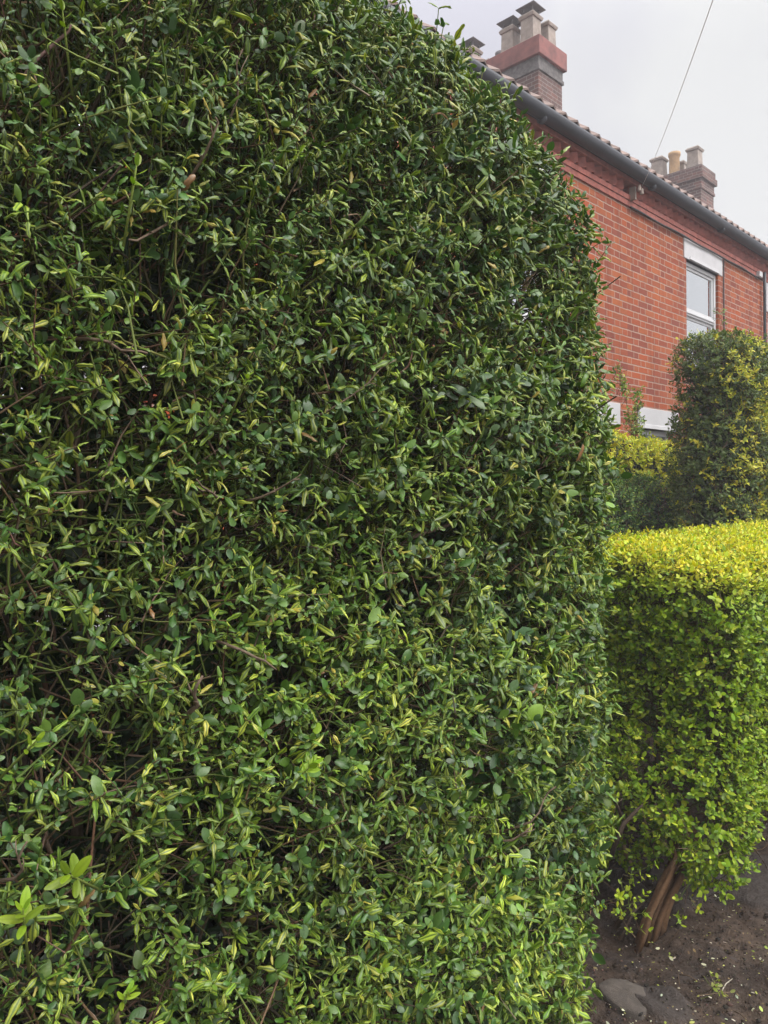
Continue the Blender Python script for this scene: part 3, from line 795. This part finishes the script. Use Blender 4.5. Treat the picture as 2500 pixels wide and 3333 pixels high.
def house(s0, s1, label, ups, downs, door=None, chimney=None):
    p = PW
    r = thing('terraced_house', (s0, p, 0), label, 'house', 'brick terraced houses in a row')
    holes = []
    for a, b, c, d in ups+downs: holes.append((a, b, c, d))
    if door: holes.append((door[0], door[1], 0.06, door[2]))
    lint = []
    for a, b, c, d in holes:
        top = H_WALL-.003 if d > 4 else d+.24
        lint.append((a-.08, b+.12, d, top))
    w = MB()
    wall_sheet(w, s0, s1, -.05, H_WALL, holes+[], p, .13)
    w.add([(s0, p, -.05), (s0, p, H_WALL), (s0, p+8, H_WALL), (s0, p+8, -.05)], [(0, 1, 2, 3)])
    w.add([(s1, p, -.05), (s1, p+8, -.05), (s1, p+8, H_WALL), (s1, p, H_WALL)], [(0, 1, 2, 3)])
    w.add([(s0, p+8, -.05), (s0, p+8, H_WALL), (s1, p+8, H_WALL), (s1, p+8, -.05)], [(0, 1, 2, 3)])
    w.build('wall', M['brick'], r)
    for a, b, c, d in ups+downs: window(r, a, b, c, d, p)
    for (a, b, c, d) in lint: lintel(r, a, b, c, d, p)
    for a, b, c, d in ups+downs:
        s_ = MB(); s_.box((a-.06, p-.05, c-.09), (b+.06, p+.034, c)); s_.build('sill', M['white'], r, bevel=.006)
    if door:
        d_ = MB(); d_.box((door[0]+.06, p+.08, .06), (door[1]-.06, p+.125, door[2]-.06)); dd = d_.build('door', M['door'], r, bevel=.004)
        f = MB(); f.box((door[0], p+.07, .06), (door[0]+.06, p+.13, door[2])); f.box((door[1]-.06, p+.07, .06), (door[1], p+.13, door[2])); f.box((door[0]+.06, p+.071, door[2]-.06), (door[1]-.06, p+.13, door[2]-.001))
        f.build('door_frame', M['upvc'], dd)
    # cornice: string, band, dogtooth bricks, top band
    c_ = MB(); e = .0015
    c_.box((s0+e, p-.022, H_WALL), (s1-e, p+.1, H_WALL+.06))
    c_.box((s0+e, p-.034, H_WALL+.06), (s1-e, p+.1, H_WALL+.115))
    h0 = H_WALL+.115; hd = .11
    for i in range(int((s1-s0)/.158)):
        cx = s0+.085+i*.158+random.uniform(-.004, .004)
        if cx > s1-.08: break
        k = .05+random.uniform(-.003, .003)
        c_.add([(cx-k, p, h0), (cx, p-.068, h0), (cx+k, p, h0), (cx, p+.092, h0), (cx-k, p, h0+hd), (cx, p-.068, h0+hd), (cx+k, p, h0+hd), (cx, p+.092, h0+hd)],
               [(0, 3, 2, 1), (4, 5, 6, 7), (0, 1, 5, 4), (1, 2, 6, 5), (2, 3, 7, 6), (3, 0, 4, 7)])
    c_.box((s0+e, p+.09, h0), (s1-e, p+.13, h0+hd))
    c_.box((s0+e, p-.08, h0+hd), (s1-e, p+.1, h0+hd+.055))
    c_.build('cornice', M['cornice'], r, bevel=.003)
    # gutter: half round trough on a fascia
    zg = h0+hd+.035
    g = MB(); prof = []
    R = .07
    for k in range(9):
        th = math.pi+math.pi*k/8; prof.append((p-.15+R*math.cos(th), zg+.062+R*math.sin(th)*1.05))
    prof = [(p-.15-R, zg+.085)]+prof+[(p-.15+R, zg+.085)]
    inner = [(p-.15+R-.006, zg+.085)]+[(p-.15+(R-.006)*math.cos(math.pi+math.pi*k/8), zg+.064+(R-.006)*math.sin(math.pi+math.pi*k/8)) for k in range(8, -1, -1)]+[(p-.15-R+.006, zg+.085)]
    ring = prof+inner
    n_ = len(ring)
    g.add([(s0+.001, a, b) for a, b in ring]+[(s1-.001, a, b) for a, b in ring], [(i, (i+1) % n_, n_+(i+1) % n_, n_+i) for i in range(n_)])
    k = s0+.3
    while k < s1:
        g.tube([(k, p-.15, zg-.003), (k+.03, p-.15, zg-.003)], .05, 6); k += 2.0
    g.build('gutter', M['gutter'], r, True)
    fa = MB(); fa.box((s0+e, p-.075, zg+.056), (s1-e, p-.012, zg+.13)); fa.build('fascia', M['gutter'], r)
    # pantiled roof
    ez = zg+.112; ep = p-.165; ridge_p = p+4.0; tanp = math.tan(math.radians(37.5))
    tw = .21; sub = 10; nt = int(round((s1-s0)/tw)); tw = (s1-s0)/nt
    ss, ff = [], []
    for i in range(nt):
        for k in range(sub):
            t = k/sub; ss.append(s0+(i+t)*tw)
            ff.append(.075*t**1.3 if t < .86 else .075*(1-(t-.86)/.14)**2*.9)
    ss.append(s1); ff.append(ff[0]); ss = np.array(ss); ff = np.array(ff)
    rows = [0.0]; nc = 15; vs = []; m_ = len(ss)
    for c in range(nc):
        for u in (c/nc, (c+1)/nc-.0005):
            pp = ep+(ridge_p-ep)*u; zz = ez+(pp-ep)*tanp+(.018*(1-(u*nc-c)))
            jit = random.uniform(-.002, .002)
            vs += [(ss[j], pp, zz+ff[j]+jit) for j in range(m_)]
    nr = 2*nc
    fs = [(a*m_+j, a*m_+j+1, (a+1)*m_+j+1, (a+1)*m_+j) for a in range(nr-1) for j in range(m_-1)]
    R_ = MB(); R_.add(vs, fs)
    # front lip so the tile ends have thickness
    lip = [(ss[j], ep+.002, ez+ff[j]+.018) for j in range(m_)]+[(ss[j], ep+.004, ez+ff[j]) for j in range(m_)]
    R_.add(lip, [(j, m_+j, m_+j+1, j+1) for j in range(m_-1)])
    rz = ez+(ridge_p-ep)*tanp
    R_.add([(s0, ep+.006, ez-.002), (s1, ep+.006, ez-.002), (s1, ridge_p, rz-.02), (s0, ridge_p, rz-.02)], [(3, 2, 1, 0)])
    R_.add([(s0, ridge_p, rz), (s1, ridge_p, rz), (s1, p+8.15, ez), (s0, p+8.15, ez)], [(0, 1, 2, 3)])
    ro = R_.build('roof', M['tile'], r, True)
    rt = MB(); rt.tube([(s0+.002, ridge_p, rz-.01), (s1-.002, ridge_p, rz-.01)], .11, 12); rt.build('ridge_tiles', M['tile'], ro, True)
    if chimney: chimney(r)
    return r

def pot_square(par, s, p, h0, hgt, a, cap=True, mat='pot', scale=1.0):
    m_ = MB()
    m_.frustum(s, p, h0-.02, h0+.06, a*1.12, a*1.06)
    m_.frustum(s, p, h0+.06, h0+hgt-.1, a, a*.93)
    m_.frustum(s, p, h0+hgt-.1, h0+hgt-.05, a*1.1, a*1.22)
    m_.frustum(s, p, h0+hgt-.05, h0+hgt, a*1.22, a*.95)
    o = m_.build('chimney_pot', M[mat], par, bevel=.006)
    if cap:
        c = MB(); z = h0+hgt
        for sx in (-1, 1):
            for sy in (-1, 1): c.box((s+sx*a*.72-.012, p+sy*a*.72-.012, z-.01), (s+sx*a*.72+.012, p+sy*a*.72+.012, z+.1))
        c.frustum(s, p, z+.1, z+.112, a*1.42, a*1.42); c.frustum(s, p, z+.112, z+.24, a*1.42, .01)
        c.build('cowl', M['cowl'], par)
def pot_round(par, s, p, h0, hgt, r, mat):
    m_ = MB(); n = 18
    prof = [(r*1.1, 0), (r*1.0, hgt*.1), (r*.93, hgt*.75), (r*1.02, hgt*.82), (r*1.12, hgt*.88), (r*1.12, hgt), (r*.85, hgt), (r*.8, hgt*.6)]
    vs = [(s+q*math.cos(2*math.pi*i/n), p+q*math.sin(2*math.pi*i/n), h0-.01+z) for q, z in prof for i in range(n)]
    m_.add(vs, [(k*n+i, k*n+(i+1) % n, (k+1)*n+(i+1) % n, (k+1)*n+i) for k in range(len(prof)-1) for i in range(n)])
    m_.build('chimney_pot', M[mat], par, True)

def stack(r, s0, s1, p0, p1, top, red):
    m_ = MB(); m_.box((s0, p0, 6.2), (s1, p1, top-.62))
    c = m_.build('chimney', M['brick_dark'], r, bevel=.004)
    b = MB()
    b.box((s0-.03, p0-.03, top-.62), (s1+.03, p1+.03, top-.55)); b.box((s0-.012, p0-.012, top-.55), (s1+.012, p1+.012, top-.36))
    b.build('corbel', M['cement'] if red else M['brick_dark'], c, bevel=.004)
    t = MB(); t.box((s0-.075, p0-.075, top-.36), (s1+.075, p1+.075, top-.02 if red else top-.2))
    if not red: t.box((s0-.04, p0-.04, top-.2), (s1+.04, p1+.04, top-.02))
    cx, cy = (s0+s1)/2, (p0+p1)/2
    t.build('band', M['red_paint'] if red else M['brick_dark'], c, bevel=.012)
    fl = MB(); e = .06 if red else .03
    fl.add([(s0-e, p0-e, top-.019), (s1+e, p0-e, top-.019), (s1+e, p1+e, top-.019), (s0-e, p1+e, top-.019), (s0+.12, p0+.12, top+.05), (s1-.12, p0+.12, top+.05), (s1-.12, p1-.12, top+.05), (s0+.12, p1-.12, top+.05)],
           [(0, 1, 5, 4), (1, 2, 6, 5), (2, 3, 7, 6), (3, 0, 4, 7), (4, 5, 6, 7)])
    fl.build('flaunching', M['red_paint'] if red else M['cement'], c)
    return c
def chimney_one(r):
    top = 10.1
    c = stack(r, 12.4, 13.22, 8.0, 10.1, top, True)
    for (s, p, hg, a) in [(12.62, 8.3, .56, .145), (12.62, 8.76, .5, .14), (12.62, 9.72, .5, .14)]: pot_square(c, s, p, top+.03, hg, a)
    pot_square(c, 13.0, 8.2, top+.03, .5, .135, False)
    pot_square(c, 13.0, 9.6, top+.03, .36, .11, False)
    pot_round(c, 13.0, 9.28, top+.03, .42, .1, 'cowl')
def chimney_two(r):
    top = 9.95
    c = stack(r, 19.85, 20.66, 8.0, 9.9, top, False)
    pot_square(c, 20.1, 8.26, top+.03, .52, .15, False); pot_square(c, 20.45, 8.76, top+.03, .42, .12, False)
    pot_round(c, 20.1, 8.8, top+.03, .58, .14, 'pot_orange')
    pot_square(c, 20.1, 9.22, top+.03, .56, .16, False); pot_square(c, 20.1, 9.62, top+.03, .4, .15, False)

house(-.4, 3.8, 'brick terraced house hidden behind the left half of the tall hedge', [(1.1, 2.1, 3.2, 4.49)], [(1.0, 2.2, .9, 2.3)], (2.75, 3.6, 2.3))
house(3.8, 8.03, 'brick terraced house behind the right edge of the tall hedge, its window head half hidden', [(5.3, 6.3, 3.2, 4.49)], [(6.5, 7.71, .9, 2.3)], (4.2, 5.05, 2.3))
hB = house(8.03, 12.2, 'red brick terraced house with a white upper sash window under a white lintel', [(9.6, 10.63, 3.2, 4.49)], [(9.75, 10.95, .9, 2.3)], (8.33, 9.2, 2.3))
hC = house(12.2, 16.4, 'brick terraced house at the right edge carrying the large chimney with a red band', [(12.56, 13.5, 3.2, 4.3)], [(14.2, 15.4, .9, 2.3)], (12.6, 13.4, 2.3), chimney_one)
house(16.4, 20.6, 'brick terraced house farthest along the row, carrying the smaller dark chimney with an orange pot', [(17.9, 18.9, 3.2, 4.49)], [(18.1, 19.3, .9, 2.3)], (16.8, 17.6, 2.3), chimney_two)
# pipes and cables on the fronts
def cable(root, pts, rad, name, mat, n=6):
    m_ = MB(); m_.tube(pts, rad, n); return m_.build(name, M[mat], root, True)
cable(hB, [(8.06+i*.276, PW-.035+.004*math.sin(i), H_WALL-.012+.006*math.sin(i*1.7)) for i in range(16)], .011, 'cable', 'cable')
cable(hB, [(10.79, PW-.012, H_WALL-.02), (10.795, PW-.012, 3.5), (10.79, PW-.012, .5)], .008, 'cable', 'cable')
cable(hC, [(12.28, PW-.05, H_WALL+.1), (12.28, PW-.05, 4.5), (12.28, PW-.05, .1)], .022, 'downpipe', 'gutter', 10)
m_ = MB(); m_.box((12.02, PW-.07, H_WALL-.01), (12.14, PW-.0, H_WALL+.07)); m_.build('junction_box', M['upvc'], hB, bevel=.005)
m_ = MB()
m_.box((8.055, PW-.09, H_WALL+.06), (8.085, PW-.02, H_WALL+.2)); m_.frustum(8.07, PW-.13, H_WALL+.14, H_WALL+.2, .022, .018, 8); m_.frustum(8.13, PW-.13, H_WALL+.12, H_WALL+.18, .022, .018, 8)
m_.build('cable_bracket', M['pot'], hB)
# overhead wire, from the bracket up to a pole out of view over the street
A = np.array([8.1, PW-.14, H_WALL+.18])
far = ray_plane(2292, 0, 1.2); 
B = A+(far-A)*1.6
pts = [A+(B-A)*t+np.array([0, 0, -.25*4*t*(1-t)*.4]) for t in np.linspace(0, 1, 24)]
w_ = MB(); w_.tube(pts, .0015, 6)
tag(w_.build('overhead_wire', M['wire'], None, True, base=tuple(A)), 'thin grey overhead wire crossing the white sky at top right', 'wire')

# ================================================================== ground
def ground():
    def axis(lo, hi, step):
        core = np.arange(lo, hi+1e-6, step); a = [lo]; d = step
        while a[-1] > -320: d *= 1.5; a.append(a[-1]-d)
        b = [hi]; d = step
        while b[-1] < 320: d *= 1.5; b.append(b[-1]+d)
        return np.array(a[:0:-1]+list(core)+b[1:])
    xs = axis(1.2, 4.6, .012); ys = axis(.1, 2.3, .012)
    X, Y = np.meshgrid(xs, ys, indexing='ij')
    P = np.stack([X.ravel(), Y.ravel(), np.zeros(X.size)], 1)
    near = np.exp(-np.maximum(0, np.maximum(np.abs(P[:, 0]-2.9)-1.6, np.abs(P[:, 1]-1.2)-1.0))*4)
    h = .008*nz3(P, 2.2, 30)+.006*nz3(P, 6, 31)+.003*nz3(P, 17, 32)+.0015*nz3(P, 34, 33)
    pl = nz3(P, 1.6, 34)                       # broken slabs of old tarmac
    h += .02*np.clip((pl-.35)*9, 0, 1)*(1+.25*nz3(P, 9, 36))
    P[:, 2] = h*near-.012
    nx, ny = len(xs), len(ys); idx = np.arange(nx*ny).reshape(nx, ny)
    f = np.stack([idx[:-1, :-1], idx[1:, :-1], idx[1:, 1:], idx[:-1, 1:]], 2).reshape(-1)
    cg_ = np.zeros((len(P), 3)); cg_[:, 0] = np.clip((pl-.35)*9, 0, 1); cg_[:, 1] = np.clip(.5+h/.02, 0, 1)
    me = mesh_np('ground', P, f, 4, True, cg_)
    o = link_mesh('ground', me, M['soil']); tag(o, kind='structure')
ground()

# flat stone set in the path
def flat_stone(px, py, a, b, h, label):
    c = ray_ground(px, py); m_ = MB(); n = 22; outl = []
    for i in range(n):
        th = 2*math.pi*i/n; r = 1+.13*math.sin(2*th+.6)+.09*math.sin(3*th+2.1)+RNG.normal(0, .035)
        outl.append((c[0]+a*r*math.cos(th), c[1]+b*r*math.sin(th)))
    rings = [(1.04, -.03), (1.0, h*.6), (.94, h), (.6, h*1.12+.002), (.25, h*1.1)]
    vs = []
    for sc, z in rings: vs += [(c[0]+(x-c[0])*sc, c[1]+(y-c[1])*sc, z+RNG.normal(0, .0014)) for x, y in outl]
    fs = [(k*n+i, k*n+(i+1) % n, (k+1)*n+(i+1) % n, (k+1)*n+i) for k in range(len(rings)-1) for i in range(n)]+[tuple(range((len(rings)-1)*n, len(rings)*n))]
    m_.add(vs, fs)
    tag(m_.build('flat_stone', M['stone'], None, True, base=tuple(c)), label, 'stone')
flat_stone(2032, 3245, .062, .085, .012, 'flat grey brown stone sunk in the dark soil at the foot of the tall hedge')

def crumbs():
    n = 2600
    px = RNG.uniform(1900, 2600, n); py = RNG.uniform(2700, 3450, n)
    C = np.array([ray_ground(a, b) for a, b in zip(px, py)]); n = len(C)
    C[:, 2] = RNG.uniform(-.008, .006, n)
    ico = np.array([(0, 0, 1), (.9, 0, .3), (.2, .85, .35), (-.75, .5, .3), (-.7, -.55, .35), (.25, -.9, .3), (.55, .5, -.6), (-.4, .6, -.6), (-.5, -.5, -.6), (.5, -.5, -.6)])
    tri = np.array([(0, 1, 2), (0, 2, 3), (0, 3, 4), (0, 4, 5), (0, 5, 1), (1, 6, 2), (2, 7, 3), (3, 8, 4), (4, 8, 5), (5, 9, 1), (2, 6, 7), (3, 7, 8), (5, 8, 9), (1, 9, 6)])
    sz = RNG.uniform(.0018, .0055, n)*np.where(RNG.random(n) < .07, 2.0, 1)
    V_ = ico[None]*sz[:, None, None]*RNG.uniform(.6, 1.4, (n, 10, 1))*np.array([1, 1, .6])
    th = RNG.uniform(0, 6.28, n); c_, s_ = np.cos(th)[:, None], np.sin(th)[:, None]
    V_ = np.stack([V_[..., 0]*c_-V_[..., 1]*s_, V_[..., 0]*s_+V_[..., 1]*c_, V_[..., 2]], 2)+C[:, None, :]
    F = (tri[None]+(np.arange(n)*10)[:, None, None]).reshape(-1)
    cc = pick([(.05, .034, .024), (.08, .057, .042), (.03, .023, .019), (.12, .095, .08), (.17, .1, .08)], [5, 3, 3, 1, .4], n)
    me = mesh_np('soil_crumbs', V_.reshape(-1, 3), F, 3, False, np.repeat(cc, 10, 0))
    tag(link_mesh('soil_crumbs', me, M['bark']), kind='stuff')
crumbs()

# clippings and petals, more than anyone could count
n = 420
px = RNG.uniform(1930, 2560, n); py = RNG.uniform(2880, 3420, n)
P = np.array([ray_ground(a, b) for a, b in zip(px, py)]); keep = P[:, 0] > 2.02; P = P[keep]; n = len(P)
P[:, 2] = .004+RNG.random(n)*.006
d = norm(np.stack([RNG.normal(0, 1, n), RNG.normal(0, 1, n), RNG.normal(0, .15, n)], 1)); nn = norm(np.stack([RNG.normal(0, .25, n), RNG.normal(0, .25, n), np.ones(n)], 1))
cc = pick([(.5, .5, .36), (.38, .4, .1), (.55, .5, .4), (.2, .14, .07), (.3, .33, .06)], [3, 3, 2, 3, 2], n)
fl = build_leaves('fallen_leaves', M['leaf_gold'], None, [dict(variants=OVAL, pos=P, dir=d, nrm=nn, size=RNG.choice([.005, .008, .012, .017], n, p=[.45, .3, .17, .08]), col=cc, col2=cc, ridge=np.zeros(n))])
fl.rotation_euler = (0, 0, ANG); tag(fl, kind='stuff')
for (x0, y0, x1, y1, lab) in [(2346, 3232, 2384, 3186, 'pale straw like twig lying at an angle beside the heap of green clippings'), (2206, 3165, 2214, 3216, 'short dark twig lying upright to the picture on the soil'),
                              (2212, 3172, 2278, 3196, 'thin brown twig lying across the soil beside the short dark twig'), (2388, 3290, 2440, 3330, 'dark curved twig on the soil at the lower edge of the photo')]:
    a, b = ray_ground(x0, y0, .012), ray_ground(x1, y1, .014); t_ = MB()
    pale = 'pale' in lab
    t_.tube([a, (a+b)/2+np.array([.004, .003, .004]), b], [.0017, .0016, .0011], 5, True, (.5, .45, .36) if pale else (.12, .08, .05))
    tag(t_.build('fallen_twig', M['bark'], None, True, base=tuple(a), color=True), lab, 'twig', 'twigs lying on the soil')
hp = thing('clippings_heap', tuple(ray_ground(2325, 3240)), 'small heap of green hedge clippings on the bare soil', 'clippings')
c = ray_ground(2325, 3240)
a_, b_ = spray(hp, 0, 0, 0, 7, [(.3, .36, .05), (.4, .42, .14), (.22, .28, .04)], .016, .02, 'leaf_gold', c+np.array([0, 0, .015]))
build_leaves('clipped_leaves', M['leaf_gold'], hp, [a_])
tubes_np('clipped_stems', b_, [(.0014, .0008)]*len(b_), bark_cols(len(b_), .4), M['bark'], hp, 4)

# ================================================================== light and added haze
GLARE_HAZE = .0055  # added thin volume, its veil stands in for lens glare over roofs and chimneys
if GLARE_HAZE:
    m_ = MB(); m_.box((-600, -600, -1.2), (600, 600, 12.5))
    t = NT('glare_haze_volume'); pv = t.n('VolumePrincipled'); pv.inputs['Color'].default_value = (.96, .95, 1, 1); pv.inputs['Density'].default_value = GLARE_HAZE
    t.l(pv.outputs[0], t.out.inputs['Volume'])
    tag(m_.build('glare_haze', t.m), kind='stuff')
SKY_LOW = 5.8
SUN_EL, SUN_AZ = 50, 120     # azimuth counted clockwise from the camera's forward direction
w = bpy.data.worlds.new('World'); scene.world = w; w.use_nodes = True
nt = w.node_tree; nt.nodes.clear()
def N(t): return nt.nodes.new('ShaderNode'+t)
out = N('OutputWorld'); bg = N('Background'); sky = N('TexSky'); sky.sky_type = 'NISHITA'; sky.sun_disc = False
sky.sun_elevation = math.radians(SUN_EL); sky.sun_rotation = math.radians(SUN_AZ)
tc = N('TexCoord'); sp = N('SeparateXYZ'); nt.links.new(tc.outputs['Generated'], sp.inputs[0])
def M2(op, a, b):
    x = N('Math'); x.operation = op
    for i, v in enumerate((a, b)):
        if isinstance(v, bpy.types.NodeSocket): nt.links.new(v, x.inputs[i])
        else: x.inputs[i].default_value = v
    return x.outputs[0]
def MR(a, lo, hi, c, d):
    x = N('MapRange'); x.interpolation_type = 'SMOOTHSTEP'; nt.links.new(a, x.inputs[0])
    for i, v in enumerate((lo, hi, c, d)): x.inputs[i+1].default_value = v
    return x.outputs[0]
# an overcast sky: even near the horizon, brighter overhead and round the veiled sun
up = MR(sp.outputs[2], .45, 1.0, 0, 13)
vd = N('VectorMath'); vd.operation = 'DOT_PRODUCT'; nt.links.new(tc.outputs['Generated'], vd.inputs[0])
_az, _el = math.radians(SUN_AZ), math.radians(SUN_EL)
vd.inputs[1].default_value = (math.sin(_az)*math.cos(_el), math.cos(_az)*math.cos(_el), math.sin(_el))
glow = MR(vd.outputs['Value'], .55, 1.0, 0, 16)
lum = M2('ADD', M2('ADD', up, glow), SKY_LOW)
nz = N('TexNoise'); nz.inputs['Scale'].default_value = 2.6; nz.inputs['Detail'].default_value = 4; nt.links.new(tc.outputs['Generated'], nz.inputs['Vector'])
cr = N('MapRange'); cr.inputs[1].default_value = .5; cr.inputs[2].default_value = .72; cr.inputs[3].default_value = 0; cr.inputs[4].default_value = 1; nt.links.new(nz.outputs['Fac'], cr.inputs[0])
_cd = CAMM @ Vector(((1420-1250)/FPX, -(20-1666.5)/FPX, -1)); _cd.normalize()
cdot = N('VectorMath'); cdot.operation = 'DOT_PRODUCT'; nt.links.new(tc.outputs['Generated'], cdot.inputs[0]); cdot.inputs[1].default_value = _cd
wob_ = M2('MULTIPLY', M2('SUBTRACT', nz.outputs['Fac'], .5), .02)
patch_ = MR(M2('ADD', cdot.outputs['Value'], wob_), .988, .9985, 0, .9)
cl = N('Mix'); cl.data_type = 'RGBA'; cl.inputs[6].default_value = (1, 1, .995, 1); cl.inputs[7].default_value = (.78, .77, .87, 1); nt.links.new(M2('MAXIMUM', cr.outputs[0], patch_), cl.inputs[0])
vm = N('VectorMath'); vm.operation = 'SCALE'; nt.links.new(cl.outputs[2], vm.inputs[0]); nt.links.new(lum, vm.inputs['Scale'])
mx = N('Mix'); mx.data_type = 'RGBA'; mx.inputs[0].default_value = .94
nt.links.new(sky.outputs[0], mx.inputs[6]); nt.links.new(vm.outputs[0], mx.inputs[7])
nt.links.new(mx.outputs[2], bg.inputs['Color']); bg.inputs['Strength'].default_value = .1
nt.links.new(bg.outputs[0], out.inputs['Surface'])
sl = bpy.data.lights.new('sun', 'SUN'); sl.energy = 1.5; sl.angle = math.radians(25); sl.color = (1, .96, .9)
so = bpy.data.objects.new('sun', sl); COL.objects.link(so)
az, el = math.radians(SUN_AZ), math.radians(SUN_EL)
dirv = Vector((math.sin(az)*math.cos(el), math.cos(az)*math.cos(el), math.sin(el)))
so.rotation_euler = dirv.to_track_quat('Z', 'Y').to_euler(); so.location = (3, -2, 8)

cam = bpy.data.cameras.new('camera'); co = bpy.data.objects.new('camera', cam); COL.objects.link(co)
cam.sensor_fit = 'HORIZONTAL'; cam.sensor_width = 36; cam.lens = 36*FPX/2500; cam.clip_start = .05; cam.clip_end = 2000
Mx = CAMM.to_4x4(); Mx.translation = (0, 0, EYE); co.matrix_world = Mx
scene.camera = co
for o in list(scene.objects):
    if '_base' in o: del o['_base']
vs_ = scene.view_settings; vs_.view_transform = 'Standard'; vs_.look = 'None'; vs_.gamma = 1; vs_.exposure = 0.6
scene.render.resolution_x, scene.render.resolution_y = 768, 1024
scene.cycles.max_bounces = 6; scene.cycles.transparent_max_bounces = 8
scene.cycles.use_denoising = True
